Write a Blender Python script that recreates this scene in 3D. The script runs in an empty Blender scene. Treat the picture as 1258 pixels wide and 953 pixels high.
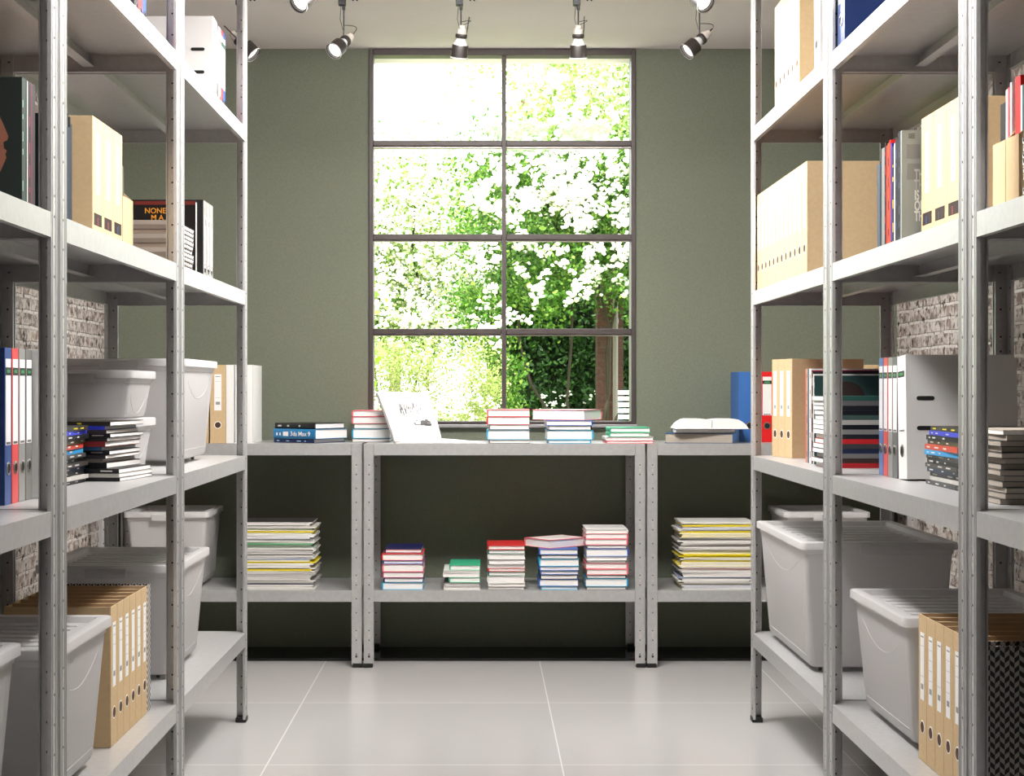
import bpy, math, random
import numpy as np
from mathutils import Vector, Matrix, Euler
C = bpy.context.scene.collection
R = math.radians
random.seed(7)

# ------------------------------------------------------------------ camera, world, lights, exposure
F = 1900.0                      # focal length in pixels of the 1258x953 frame
CX, CY, EYE = 591.5, 476.5, 1.17
cam = bpy.data.objects.new('camera', bpy.data.cameras.new('camera'))
C.objects.link(cam)
cam.location = (0, 0, EYE); cam.rotation_euler = (R(90), 0, 0)
cam.data.sensor_width = 36; cam.data.lens = 36*F/1258
cam.data.shift_x = (629-CX)/1258
cam.data.clip_start = .05; cam.data.clip_end = 200
bpy.context.scene.camera = cam
sc = bpy.context.scene
sc.view_settings.view_transform = 'Standard'; sc.view_settings.look = 'None'
sc.view_settings.gamma = 1; sc.view_settings.use_curve_mapping = False
sc.view_settings.exposure = 0.0
try:
    sc.cycles.use_denoising = True
    sc.cycles.max_bounces = 10; sc.cycles.diffuse_bounces = 5; sc.cycles.glossy_bounces = 4
    sc.cycles.transparent_max_bounces = 12
    sc.cycles.sample_clamp_indirect = 6
    sc.cycles.caustics_reflective = False; sc.cycles.caustics_refractive = False
except Exception:
    pass

WORLD_STRENGTH = 5.4
SUN_STRENGTH = 13.0
w = bpy.data.worlds.new('sky'); sc.world = w; w.use_nodes = True
bg = w.node_tree.nodes['Background']
bg.inputs[0].default_value = (.93, .97, 1.0, 1); bg.inputs[1].default_value = WORLD_STRENGTH

def light(name, kind, loc, rot, energy, color=(1, 1, 1), size=None, parent=None, **kw):
    d = bpy.data.lights.new(name, kind); d.energy = energy; d.color = color
    if kind == 'AREA':
        d.shape = 'RECTANGLE'; d.size, d.size_y = size
    for k, v in kw.items():
        if k == 'portal': d.cycles.is_portal = v
        else: setattr(d, k, v)
    o = bpy.data.objects.new(name, d); C.objects.link(o)
    o.location = loc; o.rotation_euler = rot
    if parent: o.parent = parent
    return o
light('sun', 'SUN', (0, 0, 10), Euler((R(34), 0, R(-24))), SUN_STRENGTH, (1, .97, .9), angle=R(1.5))
light('window_portal', 'AREA', (.093, 7.02, 1.85), (R(-90), 0, 0), 1, size=(1.2, 1.7), portal=True)
light('shelf_fill_left', 'AREA', (-.02, 3.8, 2.55), (0, R(50), 0), 48, (1, .978, .968), size=(.25, 3.0), spread=R(115))  # added fill without a fitting, tilted to brighten the left upper shelves
light('shelf_fill_right', 'AREA', (.14, 3.8, 2.55), (0, R(-50), 0), 48, (1, .978, .968), size=(.25, 3.0), spread=R(115))  # same added fill, turned towards the right racks
light('bench_fill', 'AREA', (.09, 5.0, 2.62), (R(32), 0, 0), 54, (1, .975, .955), size=(1.3, .3), spread=R(150))  # added unseen lamp brightening the benches, books and green wall
light('rear_fill', 'AREA', (.1, -.3, 2.55), (R(38), 0, 0), 7, (1, .98, .96), size=(2.6, 1.6))  # soft fill added behind the camera, no fixture there

# ------------------------------------------------------------------ materials
def lin(c):
    return tuple((v/255/12.92 if v/255 <= .04045 else ((v/255+.055)/1.055)**2.4) for v in c)
_M = {}
def mat(rgb, rough=.5, metal=0., spec=.5, noise=None, bump=None, key=None):
    k = key or (tuple(rgb), rough, metal, spec, noise, bump)
    if k in _M: return _M[k]
    m = bpy.data.materials.new('m_%d' % len(_M)); m.use_nodes = True; _M[k] = m
    nt = m.node_tree; b = nt.nodes['Principled BSDF']
    col = (*lin(rgb), 1)
    b.inputs['Base Color'].default_value = col
    b.inputs['Roughness'].default_value = rough; b.inputs['Metallic'].default_value = metal
    b.inputs['Specular IOR Level'].default_value = spec
    if noise or bump:
        g = nt.nodes.new('ShaderNodeNewGeometry')
        n = nt.nodes.new('ShaderNodeTexNoise'); n.inputs['Scale'].default_value = (noise or bump)[0]
        n.inputs['Detail'].default_value = 4
        nt.links.new(g.outputs['Position'], n.inputs['Vector'])
        if noise:
            r = nt.nodes.new('ShaderNodeMapRange')
            r.inputs['From Min'].default_value = .3; r.inputs['From Max'].default_value = .7
            r.inputs['To Min'].default_value = 1-noise[1]; r.inputs['To Max'].default_value = 1+noise[1]
            nt.links.new(n.outputs['Fac'], r.inputs['Value'])
            v = nt.nodes.new('ShaderNodeVectorMath'); v.operation = 'SCALE'
            v.inputs[0].default_value = col[:3]
            nt.links.new(r.outputs[0], v.inputs['Scale'])
            nt.links.new(v.outputs[0], b.inputs['Base Color'])
        if bump:
            bp = nt.nodes.new('ShaderNodeBump'); bp.inputs['Strength'].default_value = bump[1]
            bp.inputs['Distance'].default_value = .002
            nt.links.new(n.outputs['Fac'], bp.inputs['Height']); nt.links.new(bp.outputs[0], b.inputs['Normal'])
    return m
STEEL = mat((202, 201, 200), .36, .5, .5, noise=(60, .05))
STEEL_DARK = mat((62, 58, 56), .5)
BLACKPL = mat((24, 24, 24), .45)
TAN = mat((205, 178, 138), .75, 0, .2, noise=(90, .04))
TAN_IN = mat((158, 108, 68), .8, 0, .2, noise=(40, .08))
WHITE = mat((238, 237, 234), .6, 0, .3)
LABEL = mat((244, 243, 240), .6, 0, .3)
GREYMARK = mat((150, 150, 152), .7)
PAGES = mat((246, 243, 239), .8, 0, .1, noise=(400, .03))
PAGES_G = mat((178, 168, 156), .8, 0, .1, noise=(400, .05))
CHROME = mat((190, 188, 184), .25, .9)

def emis(rgb, s):
    m = bpy.data.materials.new('lamp_glow'); m.use_nodes = True
    b = m.node_tree.nodes['Principled BSDF']
    b.inputs['Base Color'].default_value = (*lin(rgb), 1)
    b.inputs['Emission Color'].default_value = (*lin(rgb), 1); b.inputs['Emission Strength'].default_value = s
    return m
def frosted():
    m = bpy.data.materials.new('frosted_plastic'); m.use_nodes = True
    nt = m.node_tree; b = nt.nodes['Principled BSDF']; out = nt.nodes['Material Output']
    b.inputs['Base Color'].default_value = (.82, .80, .79, 1); b.inputs['Roughness'].default_value = .38
    t = nt.nodes.new('ShaderNodeBsdfTranslucent'); t.inputs[0].default_value = (.85, .84, .84, 1)
    x = nt.nodes.new('ShaderNodeMixShader'); x.inputs[0].default_value = .42
    tr = nt.nodes.new('ShaderNodeBsdfTransparent')
    y = nt.nodes.new('ShaderNodeMixShader'); y.inputs[0].default_value = .10
    nt.links.new(b.outputs[0], x.inputs[1]); nt.links.new(t.outputs[0], x.inputs[2])
    nt.links.new(x.outputs[0], y.inputs[1]); nt.links.new(tr.outputs[0], y.inputs[2])
    nt.links.new(y.outputs[0], out.inputs['Surface'])
    return m
FROST = frosted()
def glass():
    m = bpy.data.materials.new('window_glass'); m.use_nodes = True
    nt = m.node_tree; out = nt.nodes['Material Output']; nt.nodes.remove(nt.nodes['Principled BSDF'])
    tr = nt.nodes.new('ShaderNodeBsdfTransparent'); gl = nt.nodes.new('ShaderNodeBsdfGlossy')
    gl.inputs['Roughness'].default_value = .02
    x = nt.nodes.new('ShaderNodeMixShader'); x.inputs[0].default_value = .008
    nt.links.new(tr.outputs[0], x.inputs[1]); nt.links.new(gl.outputs[0], x.inputs[2])
    nt.links.new(x.outputs[0], out.inputs['Surface'])
    return m
GLASS = glass()
def N(nt, typ, **kw):
    n = nt.nodes.new(typ)
    for k, v in kw.items(): setattr(n, k, v)
    return n
def brick_mat(axes, offset=(0, 0)):
    m = bpy.data.materials.new('whitewashed_brick'); m.use_nodes = True
    nt = m.node_tree; b = nt.nodes['Principled BSDF']; L = nt.links.new
    g = N(nt, 'ShaderNodeNewGeometry'); s = N(nt, 'ShaderNodeSeparateXYZ'); L(g.outputs['Position'], s.inputs[0])
    cmb = N(nt, 'ShaderNodeCombineXYZ'); L(s.outputs[axes], cmb.inputs[0]); L(s.outputs[2], cmb.inputs[1])
    wn = N(nt, 'ShaderNodeTexNoise'); wn.inputs['Scale'].default_value = 9; wn.inputs['Detail'].default_value = 3; L(cmb.outputs[0], wn.inputs['Vector'])
    ws = N(nt, 'ShaderNodeVectorMath', operation='SCALE'); ws.inputs['Scale'].default_value = .014; L(wn.outputs['Color'], ws.inputs[0])
    wa = N(nt, 'ShaderNodeVectorMath', operation='ADD'); L(cmb.outputs[0], wa.inputs[0]); L(ws.outputs[0], wa.inputs[1])
    br = N(nt, 'ShaderNodeTexBrick'); L(wa.outputs[0], br.inputs['Vector'])
    br.inputs['Scale'].default_value = 1; br.inputs['Brick Width'].default_value = .2; br.inputs['Row Height'].default_value = .056
    br.inputs['Mortar Size'].default_value = .008; br.inputs['Mortar Smooth'].default_value = .35
    br.inputs['Color1'].default_value = (*lin((156, 136, 126)), 1); br.inputs['Color2'].default_value = (*lin((112, 96, 88)), 1)
    br.inputs['Mortar'].default_value = (*lin((222, 216, 210)), 1)
    n1 = N(nt, 'ShaderNodeTexNoise'); n1.inputs['Scale'].default_value = 24; n1.inputs['Detail'].default_value = 8; n1.inputs['Roughness'].default_value = .7; L(g.outputs['Position'], n1.inputs['Vector'])
    r1 = N(nt, 'ShaderNodeMapRange'); r1.inputs['From Min'].default_value = .42; r1.inputs['From Max'].default_value = .56; L(n1.outputs['Fac'], r1.inputs['Value'])
    mx = N(nt, 'ShaderNodeMix', data_type='RGBA'); L(r1.outputs[0], mx.inputs[0]); L(br.outputs['Color'], mx.inputs[6]); mx.inputs[7].default_value = (*lin((206, 199, 192)), 1)
    n2 = N(nt, 'ShaderNodeTexNoise'); n2.inputs['Scale'].default_value = 38; n2.inputs['Detail'].default_value = 6; L(wa.outputs[0], n2.inputs['Vector'])
    r2 = N(nt, 'ShaderNodeMapRange'); r2.inputs['From Min'].default_value = .56; r2.inputs['From Max'].default_value = .66; L(n2.outputs['Fac'], r2.inputs['Value'])
    mx2 = N(nt, 'ShaderNodeMix', data_type='RGBA'); L(r2.outputs[0], mx2.inputs[0]); L(mx.outputs[2], mx2.inputs[6]); mx2.inputs[7].default_value = (*lin((58, 46, 42)), 1)
    L(mx2.outputs[2], b.inputs['Base Color']); b.inputs['Roughness'].default_value = .85
    bp = N(nt, 'ShaderNodeBump'); bp.inputs['Strength'].default_value = .9; bp.inputs['Distance'].default_value = .012; bp.invert = True
    ad = N(nt, 'ShaderNodeMath', operation='MULTIPLY_ADD'); L(n1.outputs['Fac'], ad.inputs[0]); ad.inputs[1].default_value = -.5; L(br.outputs['Fac'], ad.inputs[2])
    L(ad.outputs[0], bp.inputs['Height']); L(bp.outputs[0], b.inputs['Normal'])
    return m
def floor_mat():
    m = bpy.data.materials.new('floor_tile'); m.use_nodes = True
    nt = m.node_tree; b = nt.nodes['Principled BSDF']; L = nt.links.new
    g = N(nt, 'ShaderNodeNewGeometry')
    ad = N(nt, 'ShaderNodeVectorMath', operation='ADD'); ad.inputs[1].default_value = (.667+9.16, -5.75+9.45, 0); L(g.outputs['Position'], ad.inputs[0])
    br = N(nt, 'ShaderNodeTexBrick'); br.offset = 0; br.offset_frequency = 1; L(ad.outputs[0], br.inputs['Vector'])
    br.inputs['Scale'].default_value = 1; br.inputs['Brick Width'].default_value = .916; br.inputs['Row Height'].default_value = .945
    br.inputs['Mortar Size'].default_value = .0022; br.inputs['Mortar Smooth'].default_value = .1
    br.inputs['Color1'].default_value = (*lin((192, 189, 187)), 1); br.inputs['Color2'].default_value = (*lin((188, 186, 184)), 1)
    br.inputs['Mortar'].default_value = (*lin((226, 224, 222)), 1)
    n1 = N(nt, 'ShaderNodeTexNoise'); n1.inputs['Scale'].default_value = 1.6; n1.inputs['Detail'].default_value = 3; L(g.outputs['Position'], n1.inputs['Vector'])
    r1 = N(nt, 'ShaderNodeMapRange'); r1.inputs['To Min'].default_value = .94; r1.inputs['To Max'].default_value = 1.05; L(n1.outputs['Fac'], r1.inputs['Value'])
    sc_ = N(nt, 'ShaderNodeVectorMath', operation='SCALE'); L(br.outputs['Color'], sc_.inputs[0]); L(r1.outputs[0], sc_.inputs['Scale'])
    L(sc_.outputs[0], b.inputs['Base Color']); b.inputs['Roughness'].default_value = .2; b.inputs['Specular IOR Level'].default_value = .5
    return m
def zigzag_mat(dark=(28, 28, 28), pale=(172, 168, 162), col=.0098, per=.0205):
    k = ('zig', dark, pale, col, per)
    if k in _M: return _M[k]
    m = bpy.data.materials.new('zigzag_print'); m.use_nodes = True; _M[k] = m
    nt = m.node_tree; b = nt.nodes['Principled BSDF']; L = nt.links.new
    g = N(nt, 'ShaderNodeTexCoord'); s = N(nt, 'ShaderNodeSeparateXYZ'); L(g.outputs['Object'], s.inputs[0])
    u = N(nt, 'ShaderNodeMath', operation='ADD'); L(s.outputs[0], u.inputs[0]); L(s.outputs[1], u.inputs[1])
    d = N(nt, 'ShaderNodeMath', operation='DIVIDE'); L(u.outputs[0], d.inputs[0]); d.inputs[1].default_value = col
    tri = N(nt, 'ShaderNodeMath', operation='PINGPONG'); L(d.outputs[0], tri.inputs[0]); tri.inputs[1].default_value = 1
    fl = N(nt, 'ShaderNodeMath', operation='FLOOR'); L(d.outputs[0], fl.inputs[0])
    hf = N(nt, 'ShaderNodeMath', operation='MULTIPLY'); L(fl.outputs[0], hf.inputs[0]); hf.inputs[1].default_value = .5
    v = N(nt, 'ShaderNodeMath', operation='DIVIDE'); L(s.outputs[2], v.inputs[0]); v.inputs[1].default_value = per
    a = N(nt, 'ShaderNodeMath', operation='MULTIPLY_ADD'); L(tri.outputs[0], a.inputs[0]); a.inputs[1].default_value = .38; L(v.outputs[0], a.inputs[2])
    a2 = N(nt, 'ShaderNodeMath', operation='ADD'); L(a.outputs[0], a2.inputs[0]); L(hf.outputs[0], a2.inputs[1])
    fr = N(nt, 'ShaderNodeMath', operation='FRACT'); L(a2.outputs[0], fr.inputs[0])
    gt = N(nt, 'ShaderNodeMath', operation='GREATER_THAN'); L(fr.outputs[0], gt.inputs[0]); gt.inputs[1].default_value = .5
    mx = N(nt, 'ShaderNodeMix', data_type='RGBA'); L(gt.outputs[0], mx.inputs[0])
    mx.inputs[6].default_value = (*lin(pale), 1); mx.inputs[7].default_value = (*lin(dark), 1)
    L(mx.outputs[2], b.inputs['Base Color']); b.inputs['Roughness'].default_value = .6
    return m

# ------------------------------------------------------------------ mesh helpers
class MB:
    def __init__(s): s.v = []; s.f = []; s.m = []
    def poly(s, pts, faces, mi=0):
        o = len(s.v); s.v += [tuple(p) for p in pts]
        for f in faces: s.f.append(tuple(o+i for i in f)); s.m.append(mi)
        return s
    def box(s, x0, x1, y0, y1, z0, z1, mi=0):
        return s.poly([(x0, y0, z0), (x1, y0, z0), (x1, y1, z0), (x0, y1, z0), (x0, y0, z1), (x1, y0, z1), (x1, y1, z1), (x0, y1, z1)],
                      [(0, 3, 2, 1), (4, 5, 6, 7), (0, 1, 5, 4), (1, 2, 6, 5), (2, 3, 7, 6), (3, 0, 4, 7)], mi)
    def rings(s, rings, mi=0, cap0=True, cap1=True):
        n = len(rings[0]); o = len(s.v)
        for r in rings: s.v += [tuple(p) for p in r]
        for k in range(len(rings)-1):
            for i in range(n):
                a = o+k*n+i; b = o+k*n+(i+1) % n
                s.f.append((a, b, b+n, a+n)); s.m.append(mi)
        if cap0: s.f.append(tuple(o+i for i in reversed(range(n)))); s.m.append(mi)
        if cap1: s.f.append(tuple(o+(len(rings)-1)*n+i for i in range(n))); s.m.append(mi)
        return s
    def lathe(s, prof, n=16, mi=0, M=None, cap0=True, cap1=True):
        M = M or Matrix()
        rs = []
        for r, z in prof:
            rs.append([M @ Vector((r*math.cos(2*math.pi*i/n), r*math.sin(2*math.pi*i/n), z)) for i in range(n)])
        return s.rings(rs, mi, cap0, cap1)
    def tube(s, pts, r, n=8, mi=0):
        pts = [Vector(p) for p in pts]; rs = []
        for i, p in enumerate(pts):
            d = (pts[min(i+1, len(pts)-1)]-pts[max(i-1, 0)]).normalized()
            up = Vector((0, 0, 1)) if abs(d.z) < .9 else Vector((1, 0, 0))
            a = d.cross(up).normalized(); b = a.cross(d).normalized()
            rs.append([p+a*r*math.cos(2*math.pi*k/n)-b*r*math.sin(2*math.pi*k/n) for k in range(n)])
        return s.rings(rs, mi)
    def mesh(s, mats, smooth=False):
        me = bpy.data.meshes.new('mesh'); me.from_pydata(s.v, [], s.f)
        for m in (mats if isinstance(mats, (list, tuple)) else [mats]): me.materials.append(m)
        me.polygons.foreach_set('material_index', s.m)
        if smooth:
            me.polygons.foreach_set('use_smooth', [True]*len(s.f))
            try: me.set_sharp_from_angle(angle=R(38))
            except Exception: pass
        me.update(); return me
    def build(s, name, mats, parent=None, loc=(0, 0, 0), rot=(0, 0, 0), smooth=False, bevel=0):
        return put(name, s.mesh(mats, smooth), parent, loc, rot, bevel)
def put(name, me, parent=None, loc=(0, 0, 0), rot=(0, 0, 0), bevel=0):
    o = bpy.data.objects.new(name, me); C.objects.link(o); o.parent = parent; o.location = loc; o.rotation_euler = rot
    if bevel:
        b = o.modifiers.new('bevel', 'BEVEL'); b.width = bevel; b.segments = 2; b.limit_method = 'ANGLE'; b.angle_limit = R(40)
    return o
def tag(o, label=None, cat=None, group=None, kind=None):
    if label: o['label'] = label
    if cat: o['category'] = cat
    if group: o['group'] = group
    if kind: o['kind'] = kind
    return o
def thing(name, label, cat, loc=(0, 0, 0), rz=0, group=None, rot=None):
    o = bpy.data.objects.new(name, None); C.objects.link(o); o.empty_display_size = .05
    o.location = loc; o.rotation_euler = rot or (0, 0, rz)
    return tag(o, label, cat, group)
def text(name, body, size, mat_, parent, loc, rot, extrude=.0003, align='CENTER', bold=True, sx=1):
    cu = bpy.data.curves.new(name, 'FONT'); cu.body = body; cu.size = size; cu.extrude = extrude
    cu.align_x = align; cu.align_y = 'CENTER'
    if bold: cu.offset = size*(.012 if sx == 1 else .03)
    cu.materials.append(mat_)
    tmp = bpy.data.objects.new(name, cu); C.objects.link(tmp)
    me = bpy.data.meshes.new_from_object(tmp.evaluated_get(bpy.context.evaluated_depsgraph_get()))
    bpy.data.objects.remove(tmp)
    o = put(name, me, parent, loc, rot); o.scale = (sx, 1, 1)
    return o
ORD = ['', 'first', 'second', 'third', 'fourth', 'fifth', 'sixth', 'seventh', 'eighth', 'ninth', 'tenth', 'eleventh', 'twelfth', 'thirteenth', 'fourteenth', 'fifteenth',
       'sixteenth', 'seventeenth', 'eighteenth', 'nineteenth', 'twentieth']
TENS = {20: 'twenty', 30: 'thirty'}
def ordn(n):
    if n <= 20: return ORD[n]
    if n % 10 == 0: return 'thirtieth'
    return TENS[n//10*10]+'-'+ORD[n % 10]
def X(px, Y): return (px-CX)*Y/F          # world x of a photo column at distance Y
def Z(py, Y): return EYE-(py-CY)*Y/F

# ------------------------------------------------------------------ the room
WY, WL, WR, CZ, RY = 6.92, -1.66, 1.859, 2.687, -2.2
W0, W1, WB, WT = X(453, WY), X(781, WY), Z(521, WY), CZ
GREEN = mat((119, 124, 108), .85, 0, .2, noise=(220, .10), bump=(350, .25))
BW = .32
mb = MB()
mb.box(WL-.2, W0, WY, WY+BW, -.05, CZ+.1).box(W1, WR+.2, WY, WY+BW, -.05, CZ+.1).box(W0, W1, WY, WY+BW, -.05, WB)
tag(mb.build('wall_back', GREEN), kind='structure')
tag(MB().box(WL-.2, WL, RY, WY, -.05, CZ+.1).build('wall_left', brick_mat(1)), kind='structure')
tag(MB().box(WR, WR+.2, RY, WY, -.05, CZ+.1).build('wall_right', brick_mat(1)), kind='structure')
tag(MB().box(WL-.2, WR+.2, RY-.2, RY, -.05, CZ+.1).build('wall_rear', mat((205, 200, 194), .8)), kind='structure')
tag(MB().box(WL, WR, RY, WY, -.05, 0).build('floor', floor_mat()), kind='structure')
tag(MB().box(WL-.2, WR+.2, RY-.2, WY+BW, CZ, CZ+.1).build('ceiling', mat((244, 238, 237), .9, 0, .1, noise=(3, .02))), kind='structure')
# low black glossy plinth along the window wall
tag(MB().box(WL+.002, WR-.002, 6.628, WY-.001, .0005, .0125).build('trim_1', mat((17, 16, 15), .16, 0, .5), bevel=.002), kind='structure')

# window: frame, mullion, transoms, panes
FR = mat((78, 70, 68), .45, .3, noise=(30, .06))
win = tag(bpy.data.objects.new('window_1', None), kind='structure'); C.objects.link(win); win.location = ((W0+W1)/2, WY, WB)
def wbox(name, x0, x1, z0, z1, y0, y1, m=FR, bev=.002):
    cx, cz = (W0+W1)/2, WB
    return MB().box(x0-cx, x1-cx, y0, y1, z0-cz, z1-cz).build(name, m, win, bevel=bev)
fb = .021
mb = MB(); cx = (W0+W1)/2
mb.box(W0-cx, W0-cx+fb, -.01, .07, 0, WT-WB-.0005).box(W1-cx-fb, W1-cx, -.01, .07, 0, WT-WB-.0005)
mb.box(W0-cx+fb, W1-cx-fb, -.01, .07, WT-WB-.03, WT-WB-.0005).box(W0-cx+fb, W1-cx-fb, -.01, .07, 0, .014)
mb.build('window_frame', FR, win, bevel=.003)
SILLM = mat((150, 148, 148), .4, .3)
wbox('window_sill', W0-.004, W1+.004, WB-.014, WB-.0005, WY*0-.028, -.0005, SILLM)
mx0, mx1 = X(616.5, WY), X(622, WY)
wbox('mullion', mx0, mx1, WB+.014, WT-.03, .005, .06)
tz = [Z(176, WY), Z(291, WY), Z(407, WY)]
for z in tz:
    o = wbox('transom', W0+fb, mx0-.0005, z-.012, z+.012, -.004, .06); o = wbox('transom', mx1+.0005, W1-fb, z-.012, z+.012, -.004, .06)
    for a, b_ in ((W0+fb, mx0-.0005), (mx1+.0005, W1-fb)):
        wbox('glazing_bead', a, b_, z-.019, z-.0125, .012, .05, mat((168, 160, 158), .35, .4), 0)
zs = [WB+.014]+sorted(tz)+[WT-.03]
for i in range(4):
    for a, b_ in ((W0+fb, mx0), (mx1, W1-fb)):
        wbox('pane', a, b_, zs[i]+(.012 if i else 0), zs[i+1]-(.012 if i < 3 else 0), .028, .032, GLASS, 0)

# ------------------------------------------------------------------ steel shelving
def post_mesh(z0, z1, fw, dw, holes, flip_x=False, back=False):
    """angle post: outer corner at the origin; face flange along +x, depth flange along +y"""
    m = MB(); t = .002
    m.box(0, fw, 0, t, z0, z1)
    m.box(0, t, t, dw, z0, z1)
    m.box(fw-.0035, fw, t, .007, z0, z1)                 # rolled returns
    m.box(t, .007, dw-.003, dw, z0, z1)
    for a, b_ in ((.003, .006), (fw*.30, fw*.30+.0025), (fw*.74, fw*.74+.0025), (fw-.004, fw-.001)): m.box(a, b_, -.0012, 0, z0, z1)               # stamped ridges
    m.box(-.0010, 0, dw*.2, dw*.2+.0022, z0, z1)
    k = 0; z = z0+.045
    while z < z1-.03:
        m.lathe([(.0029, 0), (.0029, .0004)], 8, 1, Matrix.Translation((fw*.52, -.0002, z)) @ Matrix.Rotation(R(90), 4, 'X'))
        m.lathe([(.0029, 0), (.0029, .0004)], 8, 1, Matrix.Translation((-.0002, dw*.55, z)) @ Matrix.Rotation(R(-90), 4, 'Y'))
        m.lathe([(.0029, 0), (.0029, .0004)], 8, 1, Matrix.Translation((t+.0002, dw*.55, z)) @ Matrix.Rotation(R(90), 4, 'Y'))
        m.lathe([(.0029, 0), (.0029, .0004)], 8, 1, Matrix.Translation((fw*.52, t+.0002, z)) @ Matrix.Rotation(R(-90), 4, 'X'))
        if k % 4 == 1:
            for q in (.018, .036):
                m.box(fw*.42, fw*.62, -.0005, 0, z+q-.006, z+q+.006, 2)
                m.box(-.0005, 0, dw*.42, dw*.68, z+q-.006, z+q+.006, 2)
                m.box(t, t+.0005, dw*.42, dw*.68, z+q-.006, z+q+.006, 2)
        z += (.058, .04, .075, .058)[k % 4]; k += 1
    m.box(fw*.42, fw*.62, -.0006, 0, z0+.03, z0+.04, 1)
    sx = -1 if flip_x else 1; sy = -1 if back else 1
    m.v = [(x*sx, y*sy, z) for x, y, z in m.v]
    if sx*sy < 0: m.f = [tuple(reversed(f)) for f in m.f]
    return m
SPOT = mat((214, 210, 204), .4, .2)
def shelf_mesh(L, D, fw, h=.048):
    m = MB(); t = .0015
    x0, x1 = .0035, L-.0035
    m.box(x0, x1, .0035, D-.0035, -t, 0)                                   # deck
    m.box(fw+.001, L-fw-.001, -.0008, .0034, -h, 0).box(fw+.001, L-fw-.001, .0034, .014, -h, -h+t)   # front lip, return
    m.box(fw+.001, L-fw-.001, D-.0034, D+.0008, -h, 0).box(fw+.001, L-fw-.001, D-.014, D-.0034, -h, -h+t)
    for a, b_, c, d in ((x0, x0+t, x0+t, x0+.012), (x1-t, x1, x1-.012, x1-t)):
        m.box(a, b_, .038, D-.038, -h, -t); m.box(c, d, .038, D-.038, -h, -h+t)
        m.box(a, b_, .0035, .038, -h, -t); m.box(a, b_, D-.038, D-.0035, -h, -t)
    ym = D*.5                                                              # Z stiffener under the deck
    m.box(x0+.012, x1-.012, ym, ym+t, -.034, -t).box(x0+.012, x1-.012, ym+t, ym+.016, -.034, -.034+t)
    m.box(x0+.012, x1-.012, ym-.014, ym, -.034, -.034+t)
    for xx in (x0+.02, x1-.02):
        for yy in (.03, D-.03):
            m.lathe([(.004, 0), (.004, .003)], 8, 1, Matrix.Translation((xx, yy, -h*.5-.001)))
    return m
FOOTM = {}
def rack(name, label, loc, rz, L, D, levels, top, fw, dw=.036, group=None, backz=0):
    t = thing(name, label, 'shelving', loc, rz, group)
    for sx in (0, 1):
        for sy in (0, 1):
            z0 = .012 + (backz if sy else 0)
            p = post_mesh(z0, top, fw, dw, True, bool(sx), bool(sy)).build('post', [STEEL, STEEL_DARK, SPOT], t, (L*sx, D*sy, 0))
            f = MB().box(-.003, fw*.9, -.003, dw*.95, z0-.0115, z0+.006)
            a, b_ = (-1 if sx else 1), (-1 if sy else 1)
            f.v = [(x*a, y*b_, z) for x, y, z in f.v]
            if a*b_ < 0: f.f = [tuple(reversed(q)) for q in f.f]
            f.build('foot', BLACKPL, p, bevel=.002)
    me = shelf_mesh(L, D, fw).mesh([STEEL, STEEL_DARK])
    for z in levels: put('shelf', me, t, (0, 0, z))
    return t
L1, L2, L3, L4 = 2.0797, 1.5074, .9331, .3144
LV = [L4, L3, L2, L1]
XL, XR, D = -.826, .950, .49
UL = 1.205
YN = [1.811, 3.028, 4.245]
for i, (y, l) in enumerate(zip(YN, ['tall grey steel shelving unit along the left brick wall, nearest the camera',
                                    'middle one of the three tall grey steel shelving units on the left',
                                    'tall grey steel shelving unit on the left, nearest the green window wall'])):
    rack('shelving_unit', l, (XL, y, 0), R(90), UL, D, LV, 2.62, .05, group='tall shelving units along both walls')
for i, (y, l) in enumerate(zip(YN, ['tall grey steel shelving unit along the right brick wall, nearest the camera',
                                    'middle one of the three tall grey steel shelving units on the right',
                                    'tall grey steel shelving unit on the right, nearest the green window wall'])):
    rack('shelving_unit', l, (XR, y+UL, 0), R(-90), UL, D, LV, 2.62, .05, group='tall shelving units along both walls')
DY, DD, DT, DS = 6.472, .43, .9367, .3235
dx = [(X(447, DY)-.010-1.10, 1.10, 'low two-shelf steel bench to the left of the window'), (X(447, DY), X(792.5, DY)-X(447, DY), 'low two-shelf steel bench centred below the window'),
      (X(795.5, DY), 1.13, 'low two-shelf steel bench to the right of the window')]
for x, l, lab in dx:
    rack('shelf_bench', lab, (x, DY, 0), 0, l, DD, [DS, DT], DT-.0005, .0415, group='low benches under the window', backz=.0125)

# ------------------------------------------------------------------ boxes, files, books, tubs
def place(side, inset, yn, z, wd):
    """origin and rotation for an upright item whose front faces the aisle"""
    if side == 'L': return (XL-inset, yn, z+.0004), R(90)
    if side == 'R': return (XR+inset, yn+wd, z+.0004), R(-90)
_mc = {}
def cached(key, fn):
    if key not in _mc: _mc[key] = fn()
    return _mc[key]
def label_mesh(w, h, seed):
    rnd = random.Random(seed); m = MB(); m.box(-w/2, w/2, -.0006, 0, 0, h)
    m.box(-w*.3, w*.3, -.0009, -.0006, h*.16, h*.24, 1)
    for k in range(4):
        z = h*(.35+.15*k)
        if rnd.random() < .7: m.box(-w*.38, w*.38, -.0008, -.0006, z, z+.0008, 1)
    m.box(-w*.35, w*.35, -.0008, -.0006, h*.93, h*.95, 1)
    return m.mesh([LABEL, GREYMARK])
def disc_mesh(r):
    m = MB(); M = Matrix.Rotation(R(90), 4, 'X')
    m.lathe([(r, 0), (r, .0006)], 24, 0, M); return m
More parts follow.
